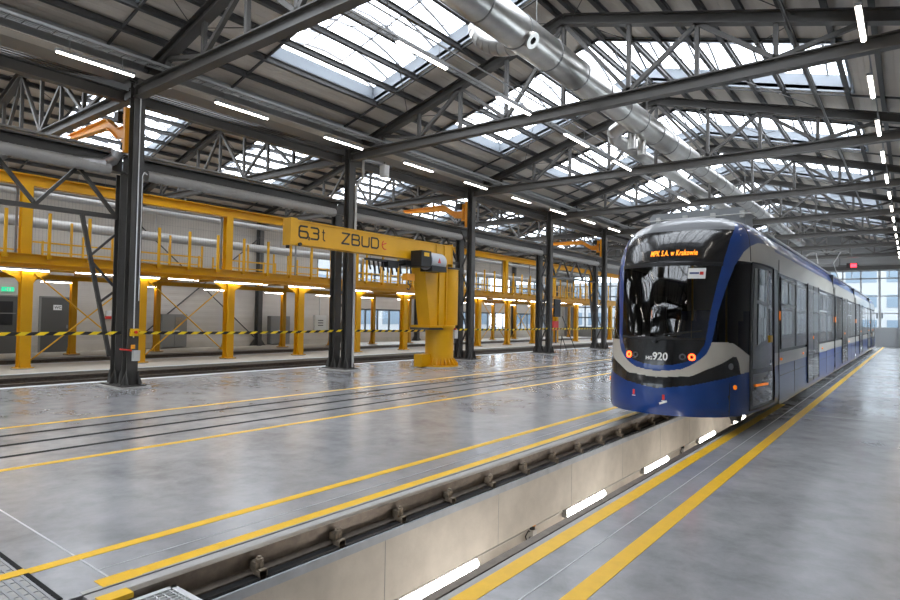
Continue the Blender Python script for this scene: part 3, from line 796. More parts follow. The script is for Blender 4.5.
# ------------------------------------------------------------------ ducts under the ridge
DX, DZ, DR = -6.3, 7.55, .36
t = thing('ventilation_duct', (DX, 20, DZ), 'large shiny galvanised ventilation duct running under the ridge', 'duct')
m_ = MB(); m_.tube((DX, YS + 3, DZ), (DX, 22.5, DZ), DR, 40); m_.tube((DX, 22.5, DZ), (DX, 23.3, DZ - .03), DR, 40, DR * .75); m_.tube((DX, 23.3, DZ - .03), (DX, 50, DZ - .03), DR * .75, 32)
m_.build('duct_body', 'galv', t)
rg = MB()
y = -10.
while y < 49:
    r = DR if y < 22.5 else DR * .75
    MB().ring((DX, y, DZ if y < 22.5 else DZ - .03), (0, 1, 0), r - .005, r + .014, .03, 32).build('seam_ring', 'galvd', t); y += 1.35
for y in (10.35,): 
    a = math.radians(-38); c = (DX + (DR - .02) * math.cos(a), y, DZ + (DR - .02) * math.sin(a)); dirv = Vector((math.cos(a), 0, math.sin(a)))
    n1 = MB(); n1.tube(c, Vector(c) + dirv * .06, .16, 24); n1.ring(Vector(c) + dirv * .06, dirv, .075, .165, .03, 24); gg = n1.build('air_nozzle', 'galv', t)
    MB().tube(Vector(c) + dirv * .058, Vector(c) + dirv * .066, .08, 18).build('nozzle_mouth', 'dark', gg)
for y in (17.15, 17.95): MB().tube((DX - .2, y, DZ - .2), (DX - .2, y, DZ - .78), .13, 18).build('drop_nozzle', 'galv', t)
# side elbow on the valley side
el = MB(); prev = None
for i in range(9):
    th = math.pi / 2 * i / 8
    p = Vector((DX - .25 - 1.05 * math.sin(th), 10.75, DZ + .0 + .75 * (1 - math.cos(th)) * .9))
    if prev is not None: el.tube(prev, p, .22, 20)
    prev = p
el.build('duct_elbow', 'galv', t)
hg = MB()
for k in range(-2, 7):
    for q in (2.2, 4.6):
        y = YK(k) + q; hg.tube((DX, y, DZ + DR * .7), (DX, y, 9.2), .008, 5)
hg.build('hanger', 'galvd', t)
t = thing('branch_duct', (-7.25, 22, 7.35), 'smaller galvanised branch duct beside the main ridge duct', 'duct')
m_ = MB(); m_.tube((-7.2, 17.6, 7.3), (-7.2, 34, 7.3), .2, 24)
m_.build('duct_body', 'galv', t)
c_ = MB(); c_.tube((-7.2, 17.6, 7.3), (-7.0, 17.0, 7.35), .2, 20); c_.tube((-7.0, 17.0, 7.35), (-6.5, 16.8, 7.5), .2, 20); c_.build('duct_elbow', 'galv', t)
t = thing('aisle_duct', (-26.8, 20, 5.2), 'galvanised duct running along the walkway aisle behind the mesh', 'duct')
MB().tube((-26.9, YS, 5.15), (-26.9, 55, 5.15), .2, 24).build('duct_body', 'greyduct', t)
for k in range(-1, 8): MB().tube((-26.9, YK(k), 5.3), (-26.9, YK(k), 6.75), .015, 6).build('hanger', 'galvd', t)
t = thing('aisle_duct', (-24.6, 20, 5.6), 'thinner galvanised duct above the far side of the walkway', 'duct')
MB().tube((-24.4, YS, 5.85), (-24.4, 55, 5.85), .12, 20).build('duct_body', 'greyduct', t)
for k in range(-1, 8): MB().tube((-24.4, YK(k), 5.95), (-24.4, YK(k), 6.75), .015, 6).build('hanger', 'galvd', t)

# ------------------------------------------------------------------ yellow walkway
XM = -20.95; XB = -26.55
def ycolumn(x, y, z1, label, w=.30, h=.28, grp='yellow walkway columns'):
    t = thing('walkway_column', (x, y, 0), label, 'column', grp)
    s = MB(); s.box(x - h / 2, x - h / 2 + .018, y - w / 2, y + w / 2, .04, z1); s.box(x + h / 2 - .018, x + h / 2, y - w / 2, y + w / 2, .04, z1); s.box(x - h / 2, x + h / 2, y - .008, y + .008, .04, z1)
    s.build('shaft', 'yellow', t)
    MB().box(x - .24, x + .24, y - .22, y + .22, .03, .055).build('base_plate', 'yellow', t)
    g_ = MB()
    for sy in (-1, 1): g_.prism([(y + sy * w * .5, .05), (y + sy * (w * .5 + .06), .05), (y + sy * w * .5, .3)], 'x', x - .008, x + .008)
    for sx in (-1, 1): g_.prism([(x + sx * h * .5, .05), (x + sx * (h * .5 + .09), .05), (x + sx * h * .5, .3)], 'y', y - .13, y - .115)
    g_.build('gusset', 'yellow', t)
    MB().tube((x, y, 0), (x, y, .03), .3, 20).build('grout_pad', 'edging', t)
    return t
yc = ycolumn(XM, YK(0), 3.0, 'yellow walkway column at the picture edge, nearest in the front row')
for s in (-1, 1):
    MB().prism([(YK(0) + s * .14, 2.5), (YK(0) + s * .14, 3.0), (YK(0) + s * .62, 3.0), (YK(0) + s * .62, 2.88), (YK(0) + s * .3, 2.72)], 'x', XM - .015, XM + .015).build('knee_plate', 'yellow', yc)
yb = ycolumn(XB, YK(0) + 3.375, 2.95, 'yellow walkway column of the rear row in front of the dark door', .22, .2)
for j in range(1, 15):
    copy_tree(yc, None, (XM, YK(0) + 3.375 * j, 0), 'yellow walkway column in the front row, %s from the picture edge' % ORD[j])
for j in range(2, 15):
    copy_tree(yb, None, (XB, YK(0) + 3.375 * j, 0), 'thin yellow walkway column in the rear row, %s from the camera' % ORD[j - 1])
YA, YZ = -1., 54.5
t = thing('walkway_deck', (XM, 25, 3.3), 'long yellow-edged steel walkway deck carried by the yellow columns', 'walkway')
MB().box(XM - 5.6, XM - .06, YA, YZ, 3.36, 3.40).build('deck_plate', 'galvd', t)
fb = MB(); fb.bar((XM, YA, 3.30), (XM, YZ, 3.30), .014, .26); fb.bar((XM + .04, YA, 3.43), (XM + .04, YZ, 3.43), .1, .015); fb.bar((XM + .04, YA, 3.17), (XM + .04, YZ, 3.17), .1, .015)
fb.build('edge_channel', 'yellow', t)
MB().ibeam((XM, YA, 3.08), (XM, YZ, 3.08), .18, .16).build('main_beam', 'yellow', t)
MB().ibeam((XB, YA, 3.05), (XB, YZ, 3.05), .16, .2).build('rear_beam', 'yellow', t)
for j in range(-1, 15):
    y = YK(0) + 3.375 * j
    MB().ibeam((XM, y, 3.2), (XB, y, 3.2), .14, .2).build('cross_beam', 'yellow', t)
    MB().ibeam((XM, y + 1.7, 3.25), (XB, y + 1.7, 3.25), .1, .14).build('joist', 'yellow', t)
for x in (-22.4, -23.6, -25.1): MB().bar((x, YA, 3.24), (x, YZ, 3.24), .08, .12).build('stringer', 'yellow', t)
# upper posts and top beam
up = thing('upper_post', (XM - .2, YK(0), 3.44), 'broad yellow upper post above the walkway edge, nearest the camera', 'post', 'yellow upper posts')
MB().ibeam((XM - .2, YK(0), 3.4), (XM - .2, YK(0), 5.52), .28, .26, .02, .014, (1, 0, 0)).build('shaft', 'yellow', up)
MB().box(XM - .36, XM - .04, YK(0) - .17, YK(0) + .17, 3.40, 3.43).build('foot_plate', 'yellow', up)
for k in range(1, 8): copy_tree(up, None, (XM - .2, YK(k), 3.44), 'broad yellow upper post above the walkway edge, %s from the camera' % ORD[k])
o = thing('runway_beam', (XM - .2, 20, 5.68), 'long yellow overhead runway beam on the upper posts', 'beam')
MB().ibeam((XM - .2, YA, 5.68), (XM - .2, YZ, 5.68), .26, .34, .025, .016).build('beam', 'yellow', o)
# railing posts
def rpost(x, z0, z1, w):
    t = thing('railing_post', (x, 0, z0), '', 'railing post')
    MB().box(x - w / 2, x + w / 2, -w / 2, w / 2, z0, z1).build('post_tube', 'yellow', t)
    MB().box(x - w * .8, x + w * .8, -w * .9, w * .9, z0, z0 + .12).build('foot_bracket', 'yellow', t)
    return t
rp = rpost(XM + .06, 3.30, 4.72, .075)
i = 0; y = 5.9 - 1.125 * 2
first = True
while y < 50:
    if first: rp.location.y = y; o = rp; first = False
    else: o = copy_tree(rp, None, (rp.location.x, y, rp.location.z))
    o['label'] = 'tall yellow railing post on the walkway edge, %s from the picture edge' % ORD[i]; o['group'] = 'tall railing posts on the walkway edge'
    i += 1; y += 1.125
n_posts = i
def railing(x, label, yr, h=1.0, gap=None):
    for idx, (a, b) in enumerate(yr):
        t = thing('guard_rail', (x, (a + b) / 2, 3.4), label % ORD[idx], 'railing', 'yellow guard rails on the walkway')
        n = 3
        for i in range(n):
            yy = a + (b - a) * i / (n - 1); MB().box(x - .03, x + .03, yy - .03, yy + .03, 3.4, 3.4 + h + (.28 if i == 1 else 0)).build('post', 'yellow', t)
        MB().box(x - .02, x + .02, a, b, 3.4 + h * .52, 3.4 + h * .52 + .055).build('mid_rail', 'yellow', t)
        MB().box(x - .01, x + .01, a, b, 3.41, 3.5).build('toe_board', 'yellow', t)
railing(XM - 1.35, 'yellow guard rail panel on the near walkway, %s from the picture edge', [(YK(0) - 3.0 + 3.375 * j, YK(0) - 3.0 + 3.375 * j + 2.6) for j in range(0, 14)])
railing(XM - 4.2, 'yellow guard rail panel on the far side of the walkway, %s from the picture edge', [(YK(0) - 1.6 + 3.375 * j, YK(0) - 1.6 + 3.375 * j + 2.7) for j in range(0, 14)], .9)
# mesh screens with grey posts
for k in range(0, 8):
    for h in (0, 1):
        a = YK(k) - (3.3 if h == 0 else 0) + (.0) ; 
    a, b = YK(k - 1) + .2, YK(k) - .2
    if k == 0: a = YA
    t = thing('mesh_screen', (XM - .3, (a + b) / 2, 3.45), 'wire mesh screen with grey posts on the walkway, %s bay from the picture edge' % ORD[k], 'mesh screen', 'mesh screens')
    x = XM - .34
    for yy in (a, (a + b) / 2, b): MB().box(x - .025, x + .025, yy - .03, yy + .03, 3.42, 5.50).build('grey_post', 'galvd', t)
    MB().box(x - .02, x + .02, a, b, 5.42, 5.46).build('top_rail', 'galvd', t)
    w_ = MB(); yy = a + .1
    while yy < b: w_.box(x - .002, x + .002, yy - .002, yy + .002, 3.44, 5.42); yy += .1
    for zz in (3.9, 4.4, 4.9, 5.2): w_.box(x - .002, x + .002, a, b, zz, zz + .005)
    w_.build('wire_mesh', 'galvd', t)
# yellow X bracing in the front row
for j in (0, 1, 7, 8):
    y0, y1 = YK(0) + 3.375 * j, YK(0) + 3.375 * (j + 1)
    t = thing('cross_bracing', (XM, (y0 + y1) / 2, 0), 'thin yellow X-shaped rod bracing between front walkway columns, %s' % {0: 'nearest the picture edge', 1: 'just past the nearest grey column', 7: 'behind the crane pillar', 8: 'beyond the crane pillar'}[j], 'bracing')
    MB().tube((XM, y0 + .15, .22), (XM, y1 - .1, 2.9), .022, 8).build('rod', 'yellow', t)
    MB().tube((XM + .05, y0 + .15, 2.9), (XM + .05, y1 - .1, .22), .022, 8).build('rod', 'yellow', t)
# lamps under the deck
ul = lamp_proto('under_deck_lamp', XM + .22, 5.7, 2.925, length=1.3, wires=False, group='tube lamps under the walkway')
ul['label'] = 'tube lamp under the walkway front edge, nearest the picture edge'
for r, (x, ys_, nm) in enumerate(((XM + .22, 5.7, 'front edge'), (-23.6, 5.4, 'middle'), (-26.55, 8.67, 'rear edge'))):
    for j in range(0, 13):
        if r == 0 and j == 0: continue
        y = ys_ + 3.375 * j
        if y > 52: continue
        copy_tree(ul, None, (x, y, 2.925 if r == 0 else (3.105 if r == 1 else 2.86)), 'tube lamp under the walkway %s, %s from the picture edge' % (nm, ORD[j]))

# ------------------------------------------------------------------ left wall fittings
X = XL
def wall_door(y0, y1, z1, m='darkdoor'):
    dn[0] += 1
    d = struct(MB().box(X, X + .06, y0, y1, 0, z1).build('door_%d' % dn[0], m))
    f = MB(); f.box(X, X + .09, y0 - .06, y0, 0, z1 + .06); f.box(X, X + .09, y1, y1 + .06, 0, z1 + .06); f.box(X, X + .09, y0, y1, z1, z1 + .06); f.build('door_frame', 'greybox', d)
    return d
d = wall_door(9.5, 10.62, 2.3); MB().box(X + .06, X + .1, 10.45, 10.52, 1.0, 1.15).build('door_handle', 'galvd', d)
sg = MB().box(X + .06, X + .07, 9.95, 10.27, 1.78, 2.0); sgo = sg.build('door_sign', 'white', d)
text_mesh('WC', .15, 'letters', lambda a, b: (X + .072, 9.99 + a, 1.84 + b), 'lettering', sgo, .003)
d = wall_door(6.4, 8.7, 2.3); MB().box(X + .06, X + .08, 6.7, 8.5, 1.15, 2.1).build('glass_pane', 'black', d); MB().box(X + .06, X + .09, 6.6, 8.6, 1.6, 1.64).build('mid_rail', 'greybox', d)
es = tag(MB().box(X, X + .08, 8.10, 8.52, 2.50, 2.68).build('exit_sign', 'greensign'), 'small green lit exit sign above the dark double door', 'sign')
w = MB(); w.box(X + .08, X + .085, 8.28, 8.31, 2.53, 2.65); w.box(X + .08, X + .085, 8.22, 8.30, 2.58, 2.60); w.box(X + .08, X + .085, 8.36, 8.40, 2.53, 2.65); w.build('white_symbol', 'white', es)
t = thing('red_alarm_box', (X, 12.2, 1.5), 'small red and white wall box right of the toilet door', 'alarm box')
MB().box(X, X + .1, 12.05, 12.4, 1.42, 1.55).build('red_body', 'red', t); MB().box(X, X + .1, 12.1, 12.35, 1.55, 1.8).build('white_body', 'white', t)
for (y0, y1, z0, z1, lab) in ((14.45, 15.75, .06, 1.68, 'grey electrical cabinet with dials on the left wall'), (20.7, 22.0, .06, 1.66, 'second grey electrical cabinet near the dark wall column')):
    t = thing('electrical_cabinet', (X, y0, 0), lab, 'cabinet')
    MB().box(X, X + .35, y0, y1, z0, z1).build('cabinet_body', 'greybox', t)
    MB().box(X + .35, X + .37, y0 + .05, (y0 + y1) / 2 - .02, z0 + .05, z1 - .05).build('door', 'greybox', t)
    MB().box(X + .35, X + .37, (y0 + y1) / 2 + .02, y1 - .05, z0 + .05, z1 - .05).build('door', 'greybox', t)
    MB().box(X + .37, X + .39, y0 + .5, y0 + .9, z1 - .9, z1 - .8).build('handle', 'conduit', t)
    MB().box(X + .37, X + .39, y1 - .6, y1 - .2, z1 - .55, z1 - .15).build('meter_window', 'rust', t)
for i, (y0, lab) in enumerate(((24.0, 'white wall box with three buttons near the windows'), (25.4, 'plain white wall box beside the one with buttons'))):
    t = thing('wall_box', (X, y0, 1), lab, 'box')
    MB().box(X, X + .15, y0, y0 + .9, .75, 1.75).build('box_body', 'lightbox', t)
    for q in range(3 if i == 0 else 1): MB().box(X + .15, X + .16, y0 + .25, y0 + .65, 1.1 + .15 * q, 1.15 + .15 * q).build('button_strip', 'letters', t)
    MB().tube((X + .05, y0 + .45, 1.75), (X + .05, y0 + .45, 3.2), .03, 8).build('conduit', 'conduit', t)
for k in range(0, 8):
    y = YK(k) if k else 6.4
    y = YK(k)
    if k == 0: continue
    t = thing('wall_column', (X + .1, y, 0), 'dark steel column standing against the left wall, %s in view' % ORD[k - 1], 'column', 'columns on the left wall')
    MB().ibeam((X + .2, y, 0), (X + .2, y, 7.1), .26, .34, .02, .012, (1, 0, 0)).build('shaft', 'steel', t)
    MB().prism([(y - .5, .02), (y + .5, .02), (y + .2, .4), (y - .2, .4)], 'x', X + .14, X + .2).build('base_gusset', 'steel', t)
for (ya, yb) in ((YK(1), YK(2)),):
    t = thing('wall_cross_bracing', (X + .1, (ya + yb) / 2, 0), 'thin dark X rod bracing on the left wall behind the cabinets', 'bracing')
    MB().tube((X + .12, ya, .3), (X + .12, yb, 6.0), .03, 6).build('rod', 'steel', t); MB().tube((X + .16, ya, 6.0), (X + .16, yb, .3), .03, 6).build('rod', 'steel', t)

# ------------------------------------------------------------------ big jib crane
PX, PY = -13.2, 16.6
t = thing('pillar_jib_crane', (PX, PY, 0), 'large yellow pillar jib crane with black lettering on its beam', 'crane')
b = MB(); b.tube((PX, PY, .08), (PX, PY, 1.36), .50, 40); b.build('lower_pillar', 'yellow', t)
b = MB(); b.tube((PX, PY, .03), (PX, PY, .08), .68, 40); b.build('base_ring', 'yellow', t)
b = MB(); b.tube((PX, PY, 0), (PX, PY, .03), .80, 40); b.build('grout_pad', 'edging', t)
g_ = MB()
for i in range(24):
    th = 2 * math.pi * i / 24; c, s = math.cos(th), math.sin(th); nx, ny = -s * .01, c * .01
    v = [(.50, .08), (.67, .08), (.67, .14), (.50, .34)]
    g_.add([(PX + c * r + nx * q, PY + s * r + ny * q, z) for q in (-1, 1) for r, z in v], [(0, 1, 2, 3), (7, 6, 5, 4), (0, 4, 5, 1), (1, 5, 6, 2), (2, 6, 7, 3)])
g_.build('gusset_ring', 'yellow', t)
MB().box(PX - .35, PX + .0, PY - .95, PY - .5, .03, .46).build('base_box', 'yellow', t)
b = MB(); b.tube((PX, PY, 1.36), (PX, PY, 1.46), .55, 40); b.box(PX - .42, PX + .42, PY - 1.05, PY - .1, 1.38, 1.46); b.build('slew_ring', 'yellow', t)
b = MB(); b.box(PX - .42, PX + .40, PY - 1.10, PY - .2, 1.31, 1.38); b.build('ring_guide', 'steel', t)
b = MB(); b.tube((PX, PY + .42, 1.46), (PX, PY + .42, 3.44), .38, 40); b.build('upper_pillar', 'yellow', t)
MB().tube((PX, PY + .42, 3.44), (PX, PY + .42, 3.50), .42, 40).build('pillar_cap', 'steel', t)
b = MB()
for xx in (PX - .20, PX + .20):
    b.prism([(PY - .84, 1.46), (PY + .1, 1.46), (PY + .1, 3.62), (PY - 1.22, 3.62)], 'x', xx - .012, xx + .012)
b.prism([(PY - .86, 1.46), (PY - .82, 1.46), (PY - 1.20, 3.62), (PY - 1.24, 3.62)], 'x', PX - .27, PX + .27)
b.prism([(PY - .40, 1.46), (PY - .37, 1.46), (PY - .37, 3.62), (PY - .40, 3.62)], 'x', PX - .27, PX + .27)
b.box(PX - .27, PX + .27, PY + .0, PY + .05, 1.46, 3.62)
b.build('support_bracket', 'yellow', t)
jb = MB(); y0, y1 = 10.2, 17.05
jb.ibeam((PX, y0, 3.96), (PX, y1, 3.96), .36, .66, .03, .29); jb.box(PX - .17, PX + .17, y0 - .03, y0, 3.60, 4.32); jb.box(PX - .17, PX + .17, y1, y1 + .03, 3.55, 4.35)
for yy in (16.15, 16.6): jb.box(PX - .17, PX + .17, yy - .01, yy + .01, 3.64, 4.28)
beam = jb.build('jib_beam', 'yellow', t)
MB().box(PX - .17, PX + .17, y0 - .22, y0 - .03, 3.60, 4.33).build('end_box', 'yellow', t)
MB().tube((PX + .19, y0 + .05, 3.63), (PX + .25, y0 + .05, 3.63), .05, 10).build('end_buffer', 'black', t)
MB().box(PX - .06, PX + .0, y0 - .20, y0 - .12, 3.52, 3.60).build('end_stop', 'black', t)
# lettering made of strokes on the beam web
GL = {'6': ([(.95, 1), (0.15, 1), (0, .85), (0, .15), (.15, 0), (.85, 0), (1, .15), (1, .4), (.85, .55), (0, .55)],),
      ',': ([(.5, .14), (.3, -.16)],), '3': ([(0, 1), (.85, 1), (1, .85), (1, .65), (.88, .53), (.3, .53)], [(.88, .53), (1, .4), (1, .15), (.85, 0), (0, 0)]),
      't': ([(.45, 1), (.45, .1), (.6, 0), (.8, 0)], [(.2, .72), (.75, .72)]), 'Z': ([(0, 1), (1, 1), (0, 0), (1, 0)],),
      'B': ([(0, 0), (0, 1), (.82, 1), (.95, .88), (.95, .65), (.82, .53), (0, .53)], [(.82, .53), (1, .4), (1, .14), (.85, 0), (0, 0)]),
      'U': ([(0, 1), (0, .15), (.15, 0), (.85, 0), (1, .15), (1, 1)],), 'D': ([(0, 0), (0, 1), (.8, 1), (1, .82), (1, .18), (.8, 0), (0, 0)],)}
def glyph(ch, y, w, z, h, th, m='letters', xx=PX + .150):
    mb = MB()
    for st in GL[ch]:
        for p, q in zip(st, st[1:]): mb.bar((xx, y + p[0] * w, z + p[1] * h), (xx, y + q[0] * w, z + q[1] * h), th, .006, (1, 0, 0))
        for p in st[1:-1]: mb.tube((xx - .003, y + p[0] * w, z + p[1] * h), (xx + .003, y + p[0] * w, z + p[1] * h), th / 2, 8)
    o = mb.build('letter', m, beam); return o
zb = 3.83
glyph('6', 10.27, .30, zb, .31, .05); glyph(',', 10.57, .10, zb, .31, .045); glyph('3', 10.66, .28, zb, .31, .05); glyph('t', 11.02, .2, zb, .31, .03)
for ch, yy in (('Z', 11.80), ('B', 12.20), ('U', 12.60), ('D', 13.00)): glyph(ch, yy, .30, zb, .30, .05)
lg = MB()
for i in range(7):
    a0, a1 = math.radians(120 + 25 * i), math.radians(145 + 25 * i)
    lg.bar((PX + .150, 13.6 + .13 * math.cos(a0), 3.97 + .14 * math.sin(a0)), (PX + .150, 13.6 + .13 * math.cos(a1), 3.97 + .14 * math.sin(a1)), .03, .006, (1, 0, 0))
lg.bar((PX + .150, 13.48, 3.97), (PX + .150, 13.66, 4.03), .03, .006, (1, 0, 0)); lg.build('red_emblem', 'red', beam)
# hoist trolley
HY = 1.15
t2 = thing('electric_hoist', (PX, 14.2 + HY, 3.5), 'black and grey electric chain hoist with red mark riding under the crane beam', 'hoist')
MB().tube((PX + .42, 14.12 + HY, 3.60), (PX + .42, 14.86 + HY, 3.60), .30, 28).build('motor_drum', 'motor', t2)
MB().tube((PX + .42, 14.86 + HY, 3.60), (PX + .42, 14.92 + HY, 3.60), .27, 28).build('drum_cap', 'motor', t2)
MB().box(PX + .18, PX + .70, 14.13 + HY, 14.9 + HY, 3.26, 3.44).build('lower_cover', 'black', t2)
bx = MB(); bx.box(PX + .20, PX + .66, 13.62 + HY, 14.12 + HY, 3.38, 3.90); bx.build('gear_box', 'black', t2)
MB().box(PX - .16, PX + .2, 13.4 + HY, 14.3 + HY, 3.40, 3.58).build('trolley_frame', 'black', t2)
MB().box(PX + .66, PX + .67, 13.75 + HY, 14.0 + HY, 3.72, 3.84).build('warning_label', 'yline', t2)
MB().prism([(14.40 + HY, 3.54), (14.55 + HY, 3.54), (14.48 + HY, 3.70)], 'x', PX + .715, PX + .73).build('red_mark', 'red', t2)
dg = MB(); dg.box(PX - .1, PX + .12, 11.8 + HY, 13.4 + HY, 3.46, 3.52); dg.box(PX - .15, PX + .15, 12.6 + HY, 13.1 + HY, 3.30, 3.48)
for i in range(8): dg.tube((PX, 11.9 + HY + .2 * i, 3.46), (PX, 11.98 + HY + .2 * i, 3.18 - .05 * (i % 3)), .03, 6)
dg.build('cable_trolleys', 'black', t2)
hk = MB(); hk.tube((PX + .2, 13.45 + HY, 3.38), (PX + .2, 13.45 + HY, 3.05), .02, 8); hk.tube((PX + .2, 13.62 + HY, 3.38), (PX + .2, 13.62 + HY, 3.05), .02, 8); hk.build('chain', 'black', t2)
MB().box(PX + .08, PX + .30, 13.36 + HY, 13.72 + HY, 2.92, 3.14).build('hook_block', 'orange', t2)
hh = MB(); n = 9
pts = [(PX + .19, 13.54 + HY + .09 * math.cos(math.radians(110 - 250 * i / n)), 2.72 + .09 * math.sin(math.radians(110 - 250 * i / n))) for i in range(n + 1)]
hh.path([(PX + .19, 13.54 + HY, 2.94)] + pts, .02, 8); hh.build('hook', 'steel', t2)
t3 = thing('crane_switch', (PX + .5, PY + .2, 1.2), 'small grey isolator switch on the side of the yellow crane pillar', 'switch')
MB().box(PX + .42, PX + .56, PY + .16, PY + .34, 1.0, 1.3).build('box_body', 'conduit', t3); MB().tube((PX + .5, PY + .25, 1.3), (PX + .5, PY + .25, 1.36), .04, 10).build('red_knob', 'red', t3)

# ------------------------------------------------------------------ tram
XC, TY0 = -3.14, 9.33
PLN = [(0,0),(.15,.012),(.3,.045),(.45,.095),(.6,.175),(.745,.29),(.86,.41),(.945,.55),(1.02,.72),(1.075,.92),(1.12,1.15),(1.155,1.4),(1.18,1.7),(1.2,2.2),(1.2,2.7),(1.2,3.2)]
ZTB = [(.28,.05,.985),(.4,.01,1),(.6,0,1),(.75,.01,1),(.95,.05,.995),(1.2,.08,.995),(1.5,.12,.995),(2.0,.24,.994),(2.4,.36,.992),(2.7,.47,.988),(2.9,.58,.972),(3.05,.68,.95),(3.18,.80,.92),(3.30,.95,.865),(3.42,1.15,.77),(3.50,1.35,.63),(3.56,1.6,.42),(3.59,1.9,0)]
def lerpt(t, tab):
    xs = [a[0] for a in tab]
    i = max(0, min(len(tab) - 2, bisect.bisect_right(xs, t) - 1)); a, b = tab[i], tab[i + 1]
    k = max(0, min(1, (t - a[0]) / (b[0] - a[0]))); return [a[j] + (b[j] - a[j]) * k for j in range(1, len(a))]
def catrom(t, tab):
    i = int(min(len(tab) - 2, max(0, t))); k = t - i
    p = [tab[max(0, i - 1)], tab[i], tab[i + 1], tab[min(len(tab) - 1, i + 2)]]
    return [.5 * (2 * p[1][c] + (-p[0][c] + p[2][c]) * k + (2 * p[0][c] - 5 * p[1][c] + 4 * p[2][c] - p[3][c]) * k * k + (-p[0][c] + 3 * p[1][c] - 3 * p[2][c] + p[3][c]) * k ** 3) for c in (0, 1)]
def smz(z):
    # smooth the table a little
    r = [0, 0]
    for d, w in ((-.04, .25), (0, .5), (.04, .25)):
        q = lerpt(max(.28, min(3.59, z + d)), ZTB); r[0] += q[0] * w; r[1] += q[1] * w
    return r if .34 < z < 3.5 else lerpt(z, ZTB)
def tsurf(u, z):
    s = 1 if u >= 0 else -1
    if u == 0: dx, dy = 0, 0
    else: dx, dy = catrom(abs(u), PLN)
    b, w = smz(z)
    return Vector((XC + s * dx * w, TY0 + dy + b * max(0, 1 - dy / 2.6), z))
def tpoint(u, z, off=0.):
    p = tsurf(u, z); a = tsurf(u + .05, z) - tsurf(u - .05, z); b = tsurf(u, z + .01) - tsurf(u, z - .01)
    n = a.cross(b).normalized()
    return p + n * off
def u_of_dx(dx):
    s = 1 if dx >= 0 else -1; lo, hi = 0, 13.
    for _ in range(30):
        m = (lo + hi) / 2
        if catrom(m, PLN)[0] < abs(dx): lo = m
        else: hi = m
    return s * lo
INN = [(1.04, 0), (1.06, 1.6), (1.10, 2.6), (1.14, 3.2), (1.22, 3.75), (1.38, 4.3), (1.6, 4.5), (1.88, 4.65), (2.3, 5.05), (2.74, 5.65), (3.06, 6.3), (3.22, 7.0), (3.34, 7.6), (3.6, 8.2)]
OUT = [(.955, 0), (.97, 1.2), (1.0, 2.4), (1.06, 3.2), (1.14, 3.9), (1.24, 4.5), (1.38, 4.85), (1.6, 5.1), (1.88, 5.35), (2.3, 6.15), (2.64, 7.1), (2.86, 8.3), (2.98, 9.6), (3.06, 11.2), (3.11, 13.5), (3.12, 15), (3.13, 30)]
WUP = [(4.5, 1.42), (6.3, 1.42), (7.3, 1.40), (8.6, 1.30), (9.8, 1.2)]
BTOP = [(0, .86), (3.3, .90), (4.5, 1.0), (6.3, 1.12), (7.4, 1.20), (7.8, 1.19), (8.15, 1.10), (8.4, .93), (16, .93)]
BLT = [(0, .69), (3.3, .76), (5, .83), (7.4, .90), (9.4, .945), (16, .95)]
def region(a, z):
    if 9.8 <= a < 13.95 and .33 < z < 2.70: return 'cab_door'
    if z < lerpt(a, BLT)[0]: return 'lower_skirt'
    if a < 9.8 and z < lerpt(a, BTOP)[0]: return 'bumper_band'
    if z > 3.40 and a > lerpt(z, INN)[0]: return 'roof_skin'
    if z > 1.045 and a < lerpt(z, INN)[0]:
        if z < 1.47: return 'nose_panel'
        if z < 2.62: return 'windscreen'
        if z < 3.24: return 'visor_glass'
        return 'roof_cap'
    if z > .955 and a < lerpt(z, OUT)[0]: return 'blue_surround'
    if a < 9.8:
        if z < lerpt(a, WUP)[0]: return 'white_band'
        if z < 2.70: return 'cab_side_window'
        return 'cream_panel'
    if z < 1.18: return 'white_band'
    if z < 2.70: return 'door_pillar'
    return 'cream_panel'
RM = dict(cab_door='tdoor', lower_skirt='tblue', bumper_band='tblack', roof_skin='tgrey', nose_panel='tblack', windscreen='wsglass', visor_glass='tblack', roof_cap='tgrey',
          blue_surround='tblue', white_band='tcream', cab_side_window='cabglass', cream_panel='tcream', door_pillar='tdoor')
def build_cab(parent):
    DU, = (.05,)
    NU = int(30 / DU); zs = []
    z = .28
    while z < 3.589: zs.append(z); z += .0125
    zs.append(3.59)
    grid = [[tsurf(-15 + i * DU, z) for i in range(NU + 1)] for z in zs]
    regs = {}
    for j in range(len(zs) - 1):
        zc = (zs[j] + zs[j + 1]) / 2
        for i in range(NU):
            uc = -15 + (i + .5) * DU
            regs.setdefault(region(abs(uc), zc), []).append((j, i))
    inv = {v: k for k, v in enumerate(())}
    L = []
    comps = []
    for nm, cells in regs.items():
        S = set(cells)
        while S:
            st = [S.pop()]; comp = []
            while st:
                j, i = st.pop(); comp.append((j, i))
                for q in ((j + 1, i), (j - 1, i), (j, i + 1), (j, i - 1)):
                    if q in S: S.remove(q); st.append(q)
            comps.append((nm, comp))
    for nm, cells in comps:
        idx = {}; vs = []; fs = []
        def V(j, i):
            if (j, i) not in idx: idx[(j, i)] = len(vs); vs.append(grid[j][i])
            return idx[(j, i)]
        for j, i in cells: fs.append((V(j, i), V(j, i + 1), V(j + 1, i + 1), V(j + 1, i)))
        mb = MB(); mb.add(vs, fs, True)
        L.append(mb.build(nm, RM[nm], parent, fix=False))
    return L
tram = thing('tram', (XC, TY0, 0), 'long blue and cream low-floor tram with dark windscreen standing over the pit', 'tram')
cab = build_cab(tram)
# mirrored cab at the far end
TLEN = 42.83
for o in cab:
    c = o.copy(); COL.objects.link(c); c.parent = tram; c.rotation_euler = (0, 0, math.pi); c.location = (0, TLEN, 0)
